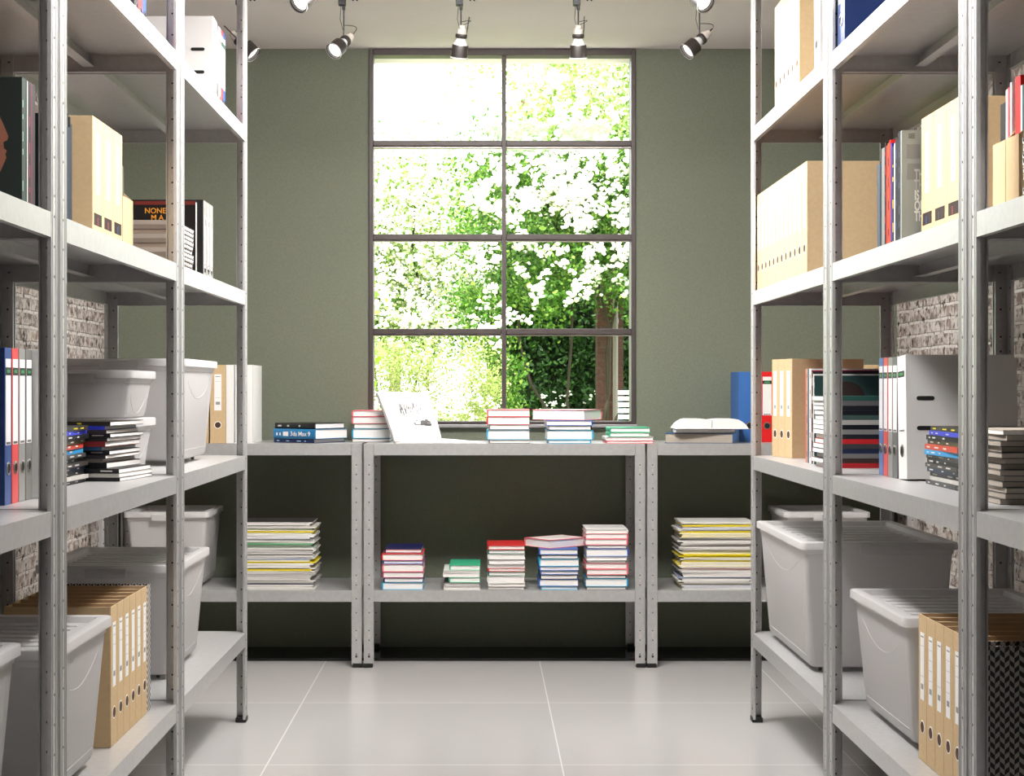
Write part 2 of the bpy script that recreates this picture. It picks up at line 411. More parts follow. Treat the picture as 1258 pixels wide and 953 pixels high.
def box_file(side, inset, yn, z, label, hole='round', wd=.066, dp=.255, h=.335, col=None, group='tan cardboard box files', pos=None, lab=True, name='box_file', body_mat=None):
    loc, rz = pos if pos else place(side, inset, yn, z, wd)
    t = thing(name, label, 'box file', loc, rz, group)
    g = .0006; x0, x1 = g, wd-g; bm = body_mat or TAN
    def body():
        m = MB(); k = .002
        m.box(x0, x1, 0, k, 0, h).box(x0, x0+k, k, dp-k, 0, h-.0005).box(x1-k, x1, k, dp-k, 0, h-.0005)
        m.box(x0, x1, dp-k, dp, 0, h-.0005).box(x0+k, x1-k, k, dp-k, 0, k)
        m.box(x0+k+.0002, x1-k-.0002, k+.004, dp-k-.01, k, h*.9, 1)       # files inside
        m.box(x0+wd*.3, x0+wd*.36, k+.002, dp-.012, h*.9, h*.975, 1)
        m.box(x0+wd*.62, x0+wd*.68, k+.002, dp-.02, h*.9, h*.96, 1)
        return m.mesh([bm, TAN_IN])
    put('case', cached(('bf', wd, dp, h, bm.name), body), t, bevel=.0012)
    if lab:
        s = random.Random(label).randint(0, 5)
        lw = .030 if wd > .06 else .02
        put('label_card', cached(('lb', lw, s, h), lambda: label_mesh(lw, h*.46, s)), t, (wd/2, -.0002, h*.42))
    if hole == 'round':
        put('finger_hole', cached(('fh', wd), lambda: MB().lathe([(.0155, 0), (.0155, .0005)], 24, 0, Matrix.Rotation(R(90), 4, 'X')).lathe([(.0125, .0005), (.0125, .0011)], 24, 1, Matrix.Rotation(R(90), 4, 'X')).mesh([LABEL, mat((74, 48, 34), .8)])), t, (wd/2, 0, h*.235))
    elif hole == 'slot':
        m = MB(); m.box(-wd*.36, wd*.36, -.0008, 0, 0, .029); m.box(-wd*.1, wd*.02, -.0012, -.0008, .001, .02, 1)
        c2 = random.Random(label).choice([(34, 60, 90), (110, 22, 18), (36, 36, 38)])
        m.build('finger_hole', [mat((40, 26, 20), .8), mat(c2)], t, (wd/2, 0, .058))
        MB().box(-wd*.3, wd*.3, -.0007, 0, 0, .042).build('notch_label', LABEL, t, (wd/2, 0, .002))
    return t
def low_file(side, inset, yn, z, label, wd=.078, dp=.25, hf=.165, hb=.31):
    loc, rz = place(side, inset, yn, z, wd)
    t = thing('magazine_holder', label, 'magazine holder', loc, rz, 'open tan magazine holders with a low front')
    k = .002; m = MB(); m.box(.001, wd-.001, 0, k, 0, hf).box(.001, wd-.001, dp-k, dp, 0, hb).box(.003, wd-.003, k, dp-k, 0, k)
    for x in (.001, wd-.003):
        pts = [(x, k, 0), (x, dp-k, 0), (x, dp-k, hb), (x, dp*.62, hb), (x, k, hf)]
        m.rings([pts, [(x+k, b, c) for a, b, c in pts]])
    m.build('case', TAN, t, bevel=.0006)
    return t
def lever_file(side, inset, yn, z, label, col, wd=.05, dp=.275, h=.318, face=None, pos=None, lean=0, band=True, slots=True, group=None, spine2=None, ringm=None, plain=False):
    loc, rz = pos if pos else place(side, inset, yn, z, wd)
    t = thing('lever_arch_file', label, 'file binder', loc, rz, group, rot=(0, lean, rz))
    if lean > 0: t.location.z += wd*math.sin(lean)+.0004
    cm = mat(col, .45); k = .0022; g = .0008
    m = MB(); rr = .012
    # boards with rounded outer corners + spine
    def board(x):
        pts = [(x, 0, 0), (x, dp-rr, 0), (x, dp, rr), (x, dp, h-rr), (x, dp-rr, h), (x, 0, h)]
        m.rings([pts, [(x+k, b, c) for a, b, c in pts]], 0)
    board(g); board(wd-k-g); m.box(g+k, wd-k-g, 0, k, 0, h)
    m.build('cover', cm, t, bevel=.0008)
    MB().box(k+.003, wd-k-.004, .012, dp-.025, .004, h-.02).build('pages', PAGES, t)
    if slots:
        for x, s in ((g, -1), (wd-g, 1)):
            for zz in (.65, .41):
                mm = MB(); hw = .0175; r_ = .0055; pts = []
                for q in range(18):
                    a = math.pi/2+math.pi*q/8 if q < 9 else -math.pi/2+math.pi*(q-9)/8
                    cy_ = -hw if q < 9 else hw
                    pts.append((0, cy_+r_*math.cos(a), r_*math.sin(a)))
                mm.rings([pts, [(s*.0008, b, c) for a, b, c in pts]]) if s < 0 else mm.rings([[(s*.0008, b, c) for a, b, c in pts], pts])
                mm.build('slot', BLACKPL, t, (x, .050, h*zz))
    if not plain:
        m = MB(); lw = wd*.74; x = wd/2
        lt, lb2 = h*.93, h*.38
        m.box(x-lw/2, x+lw/2, -.0006, 0, lb2, lt)
        if band:
            m.box(x-lw/2, x+lw/2, -.0010, -.0006, h*.825, h*.875, 1)
            m.box(x-lw*.3, x+lw*.3, -.0013, -.001, h*.84, h*.86, 2)
        for q in (-.3, -.1, .1, .3):
            m.box(x+lw*(q-.07), x+lw*(q+.07), -.0009, -.0006, h*.385, h*.40, 1)
        m.build('label_card', [LABEL, mat((22, 34, 34)), mat((64, 150, 84))], t)
    M = Matrix.Rotation(R(90), 4, 'X'); rad = min(.0165, wd*.3)
    MB().lathe([(rad, 0), (rad, .0014), (rad*.72, .0018)], 24, 0, M, True, False).lathe([(rad*.72, 0), (rad*.72, .0008)], 24, 1, M).build('finger_ring', [ringm or CHROME, mat((14, 14, 14))], t, (wd/2, 0, h*.23))
    return t
def book_meshes(L, W, t, cover, pages, hard=True):
    """closed book lying flat, centred, spine facing -y"""
    def cov():
        m = MB(); k = .0022 if hard else min(.0011, t*.13)
        m.box(-L/2, L/2, -W/2, W/2, 0, k).box(-L/2, L/2, -W/2, W/2, t-k, t)
        r = t/2-k
        m.box(-L/2, L/2, -W/2, -W/2+k, k, t-k)
        if hard:
            n = 6; a = []
            for i in range(n+1):
                th = -math.pi/2+math.pi*i/n
                a.append((-W/2-math.cos(th)*min(.005, t*.2), t/2+math.sin(th)*(t/2)))
            m.rings([[(-L/2, y, z) for y, z in reversed(a)], [(L/2, y, z) for y, z in reversed(a)]])
        return m.mesh(cover)
    def pag():
        k = .0022 if hard else min(.0011, t*.13); i = .003 if hard else .0008
        return MB().box(-L/2+i, L/2-i, -W/2+k+.0003, W/2-i, k, t-k).mesh(pages)
    return cached(('bc', L, W, t, cover.name, hard), cov), cached(('bp', L, W, t, pages.name, hard), pag)
CN = {}
def colname(c):
    return CN.get(tuple(c), 'coloured')
def flat_book(name, label, x, y, z, rz, L, W, t, col, group=None, hard=True, pages=None, cat='book', spine_mark=None):
    cm = mat(col, .4); a, b = book_meshes(L, W, t-.0002, cm, pages or PAGES, hard)
    o = thing(name, label, cat, (x, y, z), rz, group)
    put('cover', a, o); put('pages', b, o)
    if spine_mark:
        mc, n, seed = spine_mark; rnd = random.Random(seed); m = MB(); xx = -L*.42
        dy = .0052 if hard else .0003
        dy = -W/2-(min(.005, t*.2) if hard else 0)
        for k in range(n):
            wdt = L*rnd.uniform(.05, .2); m.box(xx, min(xx+wdt*.7, L*.46), dy-.0006, dy+.0006, t*.36, t*.64); xx += wdt+L*rnd.uniform(.03, .25)
            if xx > L*.4: break
        m.build('lettering', mat(mc), o)
    return o
PIN, RED, BLU, CYA, NAV, BLK, GRY, GRN, WHT, TEAL, YEL = (226, 110, 122), (205, 44, 44), (44, 96, 178), (50, 166, 206), (30, 34, 84), (26, 26, 28), (120, 116, 114), (60, 176, 132), (232, 230, 226), (16, 100, 84), (226, 204, 40)
MAR, MAG, ORA, BRN = (96, 22, 28), (150, 50, 90), (206, 84, 40), (120, 90, 64)
CN.update({PIN: 'pink', RED: 'red', BLU: 'blue', CYA: 'light blue', NAV: 'navy', BLK: 'black', GRY: 'grey', GRN: 'green', WHT: 'white', TEAL: 'dark green', YEL: 'yellow', MAR: 'maroon', MAG: 'magenta', ORA: 'orange', BRN: 'brown'})
def stack(where, group, items, x, y, z, rz, L, W, noun='book', name='book', hard=True, pages=None, cat='book', jit=.003, seed=1, marks=None):
    rnd = random.Random(seed); n = len(items); zz = z+.0003
    for i, it in enumerate(items):
        t, col = it[0], it[1]; kw = it[2] if len(it) > 2 else {}
        top = n-i
        pos = 'topmost of' if top == 1 else ('lowest of' if i == 0 else (ordn(top)+' from the top of' if top <= n/2+.5 else ordn(i+1)+' from the bottom of'))
        lab = f"{kw.get('cn', colname(col))} {noun}, {pos} {where}"
        jx, jy, jr = rnd.uniform(-jit, jit), rnd.uniform(-jit, jit), rnd.uniform(-jit, jit)*4
        Li, Wi = round(kw.get('L', L), 3), round(kw.get('W', W), 3)
        mk = kw.get('mark', (marks, 4, seed*100+i) if marks else None)
        flat_book(name, lab, x+kw.get('dx', 0)+jx, y+kw.get('dy', 0)+jy, zz, rz+kw.get('r', 0)+jr, Li, Wi, t, col, group, hard, kw.get('pages', pages), cat, mk)
        zz += t
    return zz
def upright(side, inset, yn, z, label, th, col, dp=.21, h=.297, group=None, name='magazine', cat='magazine', pages=None, lean=0, pos=None, mark=None, hard=False):
    loc, rz = pos if pos else place(side, inset, yn, z, th)
    o = thing(name, label, cat, loc, rz, group, rot=(0, lean, rz))
    cm = mat(col, .5, 0, .3); k = .0008 if not hard else .0022; g = .0002
    def cov():
        m = MB(); m.box(g, g+k, 0, dp, 0, h).box(th-k-g, th-g, 0, dp, 0, h).box(g+k, th-k-g, 0, k, 0, h); return m.mesh(cm)
    put('cover', cached(('uc', th, dp, h, cm.name, k), cov), o)
    pm = pages or PAGES
    put('pages', cached(('up', th, dp, h, pm.name, k), lambda: MB().box(g+k, th-k-g, k+.0004, dp-.002, .002, h-.002).mesh(pm)), o)
    if mark:
        rnd = random.Random(str(label)); m = MB(); zz = h*.06
        while zz < h*.92:
            ln = h*rnd.uniform(.04, .16)
            m.box(th*.38, th*.62, -.0004, .0002, zz, min(zz+ln*.6, h*.95)); zz += ln+h*rnd.uniform(.02, .14)
        m.build('lettering', mat(mark), o)
    return o
def rrect(a, b, r, z, n=5):
    pts = []
    for cx_, cy_, a0 in ((a/2-r, b/2-r, 0), (-a/2+r, b/2-r, 90), (-a/2+r, -b/2+r, 180), (a/2-r, -b/2+r, 270)):
        for i in range(n+1):
            th = R(a0+90*i/n); pts.append((cx_+r*math.cos(th), cy_+r*math.sin(th), z))
    return pts
def tub(label, x, y, z, a, b, H, group='frosted plastic storage tubs', lid=True, wheels=True, fa=None):
    """a along x, b along y; outer size of the lid; (x, y) its centre"""
    t = thing('storage_tub', label, 'storage tub', (x, y, z+.0004), 0, group)
    wz = .014 if wheels else 0; hl = .023; TP = .018+.085*H
    A, B = a-.026, b-.026; ta = .90; H0 = wz+.0; H1 = H-hl+.006
    def ring(s, zz, off=0, r=.03): return rrect(A*s-2*off, B*s-2*off*1.0, max(r-off, .008), zz)
    m = MB(); sb = 1-(.075/min(A, B))*1.0
    def sz(f, off=0, zz=0):
        dA = TP*(1-f); return rrect(A-dA-2*off, B-dA-2*off, .015, zz)
    m.rings([sz(0, .012, H0), sz(0, .003, H0+.004), sz(.03, 0, H0+.014), sz(.97, 0, H1-.02), sz(.97, -.003, H1-.019), sz(1, -.003, H1), sz(1, .002, H1), sz(.97, .003, H1-.02), sz(.05, .004, H0+.02)], 0)
    # recessed frame ribs on the ends, sweeping handle arc
    for s in (-1, 1):
        xx = s*(A/2-.055/2*.5); pts = []
        for i in range(13):
            u = -1+2*i/12; zz = H1-.05-.055*(1-u*u)
            f = (zz-H0)/(H1-H0); pts.append((s*((A-TP*(1-f))/2+.0004), u*B*.36, zz))
        m.tube(pts, .0009, 5)
        for zz in (H0+.03,):
            f = .08; pts = [(s*((A-TP*(1-f))/2+.0004), u*B*.40, zz) for u in (-1, 1)]; m.tube(pts,   .0008, 5)
        for u in (-1, 1):
            m.tube([(s*((A-TP*(1-f))/2+.0002), u*(B*.40+.01*f), H0+(H1-H0)*f) for f in (.08, .88)], .0008, 5)
    m.build('tub_body', FROST, t, smooth=True)
    m = MB(); zt = H
    def rl(off, zz, r=.02): return rrect(a-2*off, b-2*off, max(r-off*.5, .01), zz)
    m.rings([rl(.002, zt-hl), rl(.0, zt-hl+.001), rl(0, zt-.003), rl(.0012, zt-.0008), rl(.004, zt), rl(.026, zt), rl(.028, zt-.001), rl(.033, zt-.014), rl(.036, zt-.0145)], 0, False, True)
    m.rings([rl(.002, zt-hl), rl(.0055, zt-hl), rl(.006, zt-.012)], 0, False, False)
    n = 7
    for i in range(n):                                        # raised ribs in the lid's panel
        yy = -b*.33+b*.66*i/(n-1); m.box(-a*.36, a*.36, yy-.006, yy+.006, zt-.0145, zt-.0115)
    m.build('lid', FROST, t, smooth=True)
    for s in (-1, 1):                                         # clips on the long sides
        MB().box(-.06, .06, -.006, .004, -.018, .012).build('clip', FROST, t, (0, s*(b/2+.001), H-hl+.004), bevel=.003)
    if wheels:
        for sx in (-1, 1):
            for sy in (-1, 1):
                MB().lathe([(.006, -.005), (.007, -.004), (.007, .004), (.006, .005)], 12, 0, Matrix.Rotation(R(90), 4, 'Y')).build('wheel', GREYMARK if 0 else mat((90, 88, 86), .4), t, (sx*(A/2-.06), sy*(B/2-.06), .0072), smooth=True)
    return t

# ---- tubs
def tubc(label, xa, xb, ya, yb, z, H, **k): return tub(label, (xa+xb)/2, (ya+yb)/2, z, abs(xb-xa), abs(yb-ya), H, **k)
tubc('large frosted tub standing alone on the left shelf level with the bench tops', -1.30, -.885, 4.66, 5.20, L3, .325)
tubc('lower of two small frosted tubs stacked behind the magazines on the left shelf', -1.29, -.965, 4.275, 4.60, L3, .15, wheels=False)
tubc('upper of two small frosted tubs stacked behind the magazines on the left shelf', -1.29, -.965, 4.275, 4.60, L3+.151, .135, wheels=False)
tubc('large frosted tub on the left bottom shelf, just beyond the zigzag box', -1.30, -.88, 4.49, 5.02, L4, .34)
tubc('large frosted tub on the left bottom shelf, just in front of the tan box files', -1.28, -.845, 3.065, 3.55, L4, .335)
tubc('frosted tub cut off by the photo\'s left edge on the bottom shelf', -1.30, -.872, 2.42, 2.945, L4, .372)
tubc('frosted tub on the lower shelf of the bench left of the window', X(152, 6.5), X(257, 6.5), 6.485, 6.88, DS, .325)
tubc('frosted tub on the lower shelf of the bench right of the window', X(963, 6.5), X(1069, 6.5), 6.485, 6.88, DS, .325)
tubc('biggest frosted tub, on the right bottom shelf nearest the window wall', .952, 1.425, 4.61, 5.37, L4, .395)
tubc('frosted tub on the right bottom shelf between the biggest tub and the tan box files', .985, 1.42, 3.61, 4.15, L4, .318)

# ---- tan box files
for i in range(6):
    box_file('L', .055, 3.675+i*.0668, L4, f'tan box file on the left bottom shelf, {["nearest the camera of six", "second of six from the camera", "third of six from the camera", "fourth of six from the camera", "fifth of six from the camera", "last of six, beside the zigzag box"][i]}', group='six tan box files on the left bottom shelf')
ZZ = zigzag_mat(pale=(214, 211, 206), col=.008, per=.016)
box_file('L', .055, 3.675+6*.0668, L4, 'white box file with black and white zigzag sides on the left bottom shelf', wd=.042, group='zigzag patterned box files', lab=False, hole=None, body_mat=ZZ)
for i in range(3):
    box_file('L', .112, 3.73+i*.1035, L2, f'wide tan box file with square cut-out on the upper left shelf, {["nearest", "middle", "farthest"][i]} of three', hole='slot', wd=.1025, dp=.25, h=.32, group='wide tan box files on the upper left shelf')
low_file('L', .112, 4.045, L2, 'open low-fronted tan magazine holder beside three tall box files, upper left shelf', wd=.12)
for i in range(6):
    if i == 2: lab = 'white-faced'
    box_file('R', .012, 4.68+i*.0655, L1, f'tan box file on the top right shelf, {["nearest the camera of six", "second of six from the camera", "third of six from the camera", "fourth of six from the camera", "fifth of six from the camera", "last of six, nearest the window wall"][i]}', wd=.0645, group='tan box files on the top right shelf')
for i in range(12):
    p = 'nearest the camera of twelve' if i == 0 else ('nearest the window wall of twelve' if i == 11 else f'{ordn(i+1)} of twelve from the camera')
    box_file('R', .014, 4.58+i*.0693, L2, f'tan box file in the long row on the right, {p}', wd=.0685, group='long row of tan box files on the right shelf')
for i in range(3):
    box_file('R', .127, 3.478+i*.1035, L2, f'wide tan box file with square cut-out on the upper right shelf, {["nearest", "middle", "farthest"][i]} of three', hole='slot', wd=.1025, dp=.25, h=.32, group='wide tan box files on the upper right shelf')
for i in range(2):
    low_file('R', .11, 3.05+i*.079, L2, f'open low-fronted tan magazine holder behind the near right post, {["nearer", "farther"][i]} of two', wd=.078)
a = R(-90+9)
for i in range(3):
    wd = .0655; px0 = Vector((1.043, 5.195, 0)); d = Vector((-math.sin(R(9)), math.cos(R(9)), 0))
    p = px0+d*(wd*(i+1))
    box_file('R', 0, 0, L3, f'tan box file beside the red file at bench height, {["nearest the camera", "middle", "nearest the window wall"][i]} of three', pos=((p.x, p.y, L3+.0004), R(-90)+R(9)), wd=wd, group='three tan box files beside the red file')
for i in range(6):
    box_file('R', .061, 3.578-(i+1)*.0655, L4, f'tan box file on the right bottom shelf, {["farthest from the camera of six", "second of six counted from the tub", "third of six counted from the tub", "fourth of six counted from the tub", "fifth of six, mostly hidden by the post", "last of six, against the zigzag box"][i]}', wd=.065, group='six tan box files on the right bottom shelf')
box_file('R', .061, 3.578-6*.0655-.066, L4, 'box file with black and grey zigzag sides on the right bottom shelf', wd=.064, group='zigzag patterned box files', lab=False, hole=None, body_mat=zigzag_mat())
# bench tops
bt = DT+.0004
def bpos(px, y=6.50): return ((X(px, y), y, bt), 0)
box_file(None, 0, 0, 0, 'tan box file on the left bench, half hidden by the large tub', pos=((X(237, 6.5), 6.50, bt), 0), wd=.066, h=.33, group='box files on the left bench')
box_file(None, 0, 0, 0, 'tan box file on the left bench with its label and finger hole in full view', pos=((X(257.8, 6.5), 6.50, bt), 0), wd=.0675, h=.33, group='box files on the left bench')
box_file(None, 0, 0, 0, 'plain white box file between the tan one and the zigzag-edged one', pos=((X(277.6, 6.5), 6.50, bt), 0), wd=.034, h=.33, group='box files on the left bench', lab=False, hole=None, body_mat=WHITE)
t = box_file(None, 0, 0, 0, 'white box file with a zigzag printed edge, last on the left bench', pos=((X(287.8, 6.5), 6.50, bt), 0), wd=.080, h=.33, group='box files on the left bench', lab=False, hole=None, body_mat=WHITE)
m = MB()
for k in range(36):
    for xx, ww in ((.0008, .0045), (.0765, .0028)):
        m.poly([(xx, -.0004, .006+k*.009), (xx+ww, -.0004, .0085+k*.009), (xx+ww, -.0004, .0125+k*.009), (xx, -.0004, .010+k*.009)], [(0, 1, 2, 3)], 0 if ww > .003 else 1)
m.build('printed_edge', [BLACKPL, mat((170, 168, 164))], t)
box_file(None, 0, 0, 0, 'tan box file on the right bench, seen behind the standing magazines', pos=((X(1058, 6.5), 6.50, bt), 0), wd=.068, h=.33, group='box files on the right bench')
box_file(None, 0, 0, 0, 'pale box file on the right bench tucked behind the narrow grey files', pos=((X(1078.5, 6.5), 6.50, bt), 0), wd=.068, h=.33, group='box files on the right bench')

# ---- lever arch files
SB, SR_, SG, SD = (92, 122, 172), (214, 84, 82), (138, 138, 134), (92, 92, 92)
for i, (c, n) in enumerate([((40, 74, 140), 'blue'), ((214, 70, 70), 'red'), (SG, 'pale grey'), ((110, 110, 106), 'dark grey')]):
    lever_file('L', .133, 3.11+i*.048, L3, f'narrow {n} file binder with white label on the left shelf at bench height', c, wd=.046, group='narrow file binders on the left shelf')
lever_file('L', .120, 3.317, L3, 'white file binder leaning behind the near left post at bench height', (232, 231, 228), wd=.07, lean=R(-2.5))
for i, (c, n) in enumerate([((60, 60, 62), 'charcoal'), ((216, 212, 204), 'ivory'), ((214, 70, 70), 'red'), ((52, 88, 152), 'blue')]):
    lever_file('L', .066, 5.20+i*.047, L1, f'narrow {n} file binder on the top left shelf near the window wall', c, wd=.046, group='narrow file binders on the top left shelf')
lever_file('L', .063, 5.106, L1, 'wide white file binder with two slots on the top left shelf', (224, 222, 219), wd=.075, lean=R(2.9))
for i, (c, n) in enumerate([((60, 60, 62), 'charcoal'), ((214, 70, 70), 'red'), ((52, 88, 152), 'blue')]):
    lever_file('L', .066, 3.975+i*.047, L1, f'narrow {n} file binder high on the left, cut by the photo\'s top edge', c, wd=.046, group='narrow file binders at the top edge')
for i, (c, n) in enumerate([(SD, 'dark grey'), (SG, 'light grey'), ((214, 70, 70), 'red'), ((72, 108, 168), 'blue')]):
    lever_file('R', .136, 4.038+i*.0475, L3, f'narrow {n} file binder standing beside the big white binder on the right shelf', c, wd=.0465, group='narrow file binders on the right shelf')
lever_file('R', .134, 3.938, L3, 'big white file binder with two slots leaning on the right shelf', (226, 224, 221), wd=.08, dp=.285, lean=R(-3.0))
lever_file('R', .012, 4.40, L1, 'white file binder beside the tan box files on the top right shelf', (236, 235, 232), wd=.07, lean=R(-1))
lever_file('R', .012, 4.095, L1, 'dark blue file binder on the top right shelf behind the middle post', (22, 48, 100), wd=.08, slots=False)
for i in range(3):
    c, n = [((112, 110, 106), 'white-labelled grey'), ((100, 98, 96), 'mid grey'), ((84, 82, 80), 'dark grey')][i]
    t = lever_file('L', .116, 5.235+i*.0625, L2, f'narrow black-sided file with a pale grey spine, {["nearest", "middle", "farthest"][i]} of three on the upper left shelf', (26, 25, 24), wd=.0615, dp=.25, h=.30, group='black sided files on the upper left shelf', slots=False, plain=True)
    MB().box(.0015, .060, -.0008, 0, .035, .298).build('spine_panel', mat((150, 148, 145), .5), t)
    MB().box(.02, .042, -.0012, -.0008, .07, .25).box(.024, .038, -.0016, -.0012, .215, .235, 1).build('label_card', [LABEL, BLACKPL], t)
lever_file(None, 0, 0, 0, 'broad blue file binder on the right bench behind the far right post', (58, 108, 176), wd=.092, dp=.225, h=.303, pos=((X(908, 6.68), 6.685, bt), 0), slots=False, plain=True)
lever_file(None, 0, 0, 0, 'red file binder with white label on the right bench', (222, 26, 28), wd=.052, dp=.225, h=.303, pos=((X(935.2, 6.68), 6.685, bt), 0), slots=False)

# ---- standing magazines and books
def row(side, inset, y0, z, where, group, items, **kw):
    y = y0
    for i, it in enumerate(items):
        th, col, cn = it[:3]
        if col is None: y += th; continue
        e = dict(kw); e.update(it[3] if len(it) > 3 else {})
        cv = e.pop('cover', None)
        o = upright(side, e.pop('inset', inset), y, z, f'{cn} {where}', th, col, group=group, **e)
        if cv: cv(o)
        y += th
    return y
SKIN = mat((176, 112, 88), .6); HAIR = mat((46, 30, 24), .7)
def profile_cover(o):      # a face in profile at the cover's inner edge, on the side turned to the camera
    pts = [(.34, .05), (.34, .27), (.188, .262), (.172, .24), (.168, .218), (.158, .196), (.150, .176), (.152, .168), (.160, .164), (.159, .152), (.153, .146), (.156, .140), (.154, .132), (.160, .118), (.166, .104), (.176, .094), (.184, .07), (.186, .05)]
    MB().rings([[(-.0004, min(y-.122, .2), z) for y, z in pts], [(.0002, min(y-.122, .2), z) for y, z in pts]]).build('cover_picture', SKIN, o)
row('L', .112, 3.157, L2, 'magazine standing on the upper left shelf', 'standing magazines on the upper left shelf', [
    (.012, (46, 54, 50), 'dark green portrait-cover', {'cover': profile_cover, 'mark': (150, 190, 176)}), (.012, (36, 60, 54), 'dark teal-spined'),
    (.012, (14, 14, 16), 'black-spined'), (.005, (200, 198, 194), 'thin white-spined'), (.022, (12, 12, 14), 'thick black', {'mark': (120, 20, 60)}), (.010, (90, 16, 50), 'dark magenta-spined'), (.020, (24, 24, 28), 'charcoal')], h=.297)
row('L', .120, 3.53, L2, 'magazine standing against the tall tan box files, upper left shelf', 'dark magazines by the tan box files', [
    (.012, (12, 14, 18), 'black'), (.010, (14, 40, 70), 'blue-edged', {'h': .26}), (.010, (16, 16, 20), 'glossy black', {'h': .285}), (.012, (30, 30, 34), 'charcoal-spined', {'h': .27})], h=.29)
row('L', .128, 4.052, L2+.0025, 'magazine inside the low-fronted tan holder on the upper left shelf', 'magazines in the low-fronted holder, left', [
    (.016, (150, 30, 34), 'red', {'h': .285}), (.010, (210, 206, 200), 'pale-spined', {'h': .28}), (.018, (24, 22, 22), 'black', {'h': .275}), (.010, (220, 218, 214), 'white-spined', {'h': .272}), (.02, (80, 76, 74), 'grey', {'h': .25})], dp=.2)
def gang_cover(o):
    th = .012; mw = mat((214, 212, 206), .5); mg = mat((118, 118, 114), .5); m = MB()
    m.box(th, th+.0006, .012, .045, .228, .262).build('cover_picture', mg, o)
    MB().poly([(th+.0006, .012, .175), (th+.0006, .055, .175), (th+.0006, .046, .215), (th+.0006, .014, .215)], [(0, 1, 2, 3)]).build('cover_shape', mg, o)
    for i, s in enumerate(['TH', 'TH', 'IS', 'OU', 'TH']):
        text('cover_word', s, .034, mw if i > 1 else mat((176, 174, 168)), o, (th+.0004, .031, .187-i*.0257), (R(90), 0, R(90)), align='LEFT', sx=.5)
    text('cover_word', 'SEE', .016, mat((90, 92, 88)), o, (th+.0004, .016, .282), (R(90), 0, R(90)), align='LEFT', sx=.7)
row('R', .085, 3.808, L2, 'magazine standing beside the wide box files on the upper right shelf', 'standing magazines on the upper right shelf', [
    (.012, (136, 140, 134), 'grey text-covered', {'cover': gang_cover}), (.022, (18, 20, 30), 'thick dark blue', {'mark': (60, 66, 84)}), (.028, (12, 12, 14), 'thick black', {'h': .28, 'mark': (36, 54, 96)}),
    (.008, (230, 230, 226), 'thin white', {'h': .275}), (.022, (14, 18, 44), 'navy and yellow', {'h': .27, 'mark': (220, 190, 60)}), (.012, (28, 44, 130), 'bright blue', {'h': .28}),
    (.012, (214, 32, 28), 'bright red', {'h': .29}), (.018, (150, 70, 26), 'orange patterned', {'h': .285, 'mark': (60, 30, 20)}), (.012, (220, 40, 30), 'red-edged', {'h': .28}), (.016, (24, 22, 24), 'slim black', {'h': .29, 'mark': (160, 30, 30)}),
    (.030, (130, 130, 126), 'light grey', {'h': .28}), (.016, (18, 40, 56), 'teal-spined', {'h': .25}), (.03, (80, 88, 96), 'blue-grey', {'h': .245})], dp=.21)
row('R', .125, 3.056, L2+.0025, 'magazine inside the tan holders behind the near right post', 'magazines in the holders on the right', [
    (.006, (24, 84, 70), 'green', {'h': .255}), (.012, (22, 70, 62), 'dark green', {'h': .262}), (.010, (226, 224, 220), 'thin white', {'h': .262}), (.03, (200, 22, 24), 'bright red', {'h': .284}), (.0205, None, None),
    (.010, (224, 222, 218), 'white-spined', {'h': .28}), (.014, (190, 50, 60), 'pink-red', {'h': .272}), (.012, (220, 218, 214), 'pale', {'h': .27}), (.033, (12, 12, 13), 'black', {'h': .246})], dp=.2)
def hair_cover(o):
    th = .012; m = MB(); n = 20
    pts = [(.098+.058*math.cos(math.pi*i/n), .205+.052*math.sin(math.pi*i/n)) for i in range(n+1)]+[(.04, .12), (.156, .12)]
    m.rings([[(th-.0003, y, z) for y, z in reversed(pts)], [(th+.0004, y, z) for y, z in reversed(pts)]])
    m.build('cover_picture', HAIR, o)
    pts = [(.045, .12), (.045, .218), (.056, .232), (.072, .236), (.08, .22), (.076, .12)]
    MB().rings([[(th+.0004, y, z) for y, z in reversed(pts)], [(th+.0009, y, z) for y, z in reversed(pts)]]).build('cover_face', SKIN, o)
row('R', .082, 4.79, L3, 'magazine standing behind the stack on the right shelf, bench height', 'standing magazines at bench height on the right', [
    (.012, (50, 76, 76), 'teal portrait-cover', {'cover': hair_cover, 'h': .275, 'mark': (200, 206, 200)}), (.010, (226, 224, 220), 'thin white-spined', {'h': .28}), (.02, (26, 24, 26), 'thick black', {'h': .288, 'mark': (200, 200, 196)}), (.008, (120, 20, 50), 'crimson-edged', {'h': .292}),
    (.03, (222, 220, 218), 'black and white photo-spined', {'h': .297, 'mark': (30, 30, 30)}), (.012, (20, 22, 26), 'slim black', {'h': .297}), (.014, (90, 104, 118), 'slate blue', {'h': .297}),
    (.018, (150, 140, 126), 'patchwork-spined', {'h': .297, 'mark': (50, 30, 30)}), (.012, (232, 62, 40), 'orange-red', {'h': .297})], dp=.235)

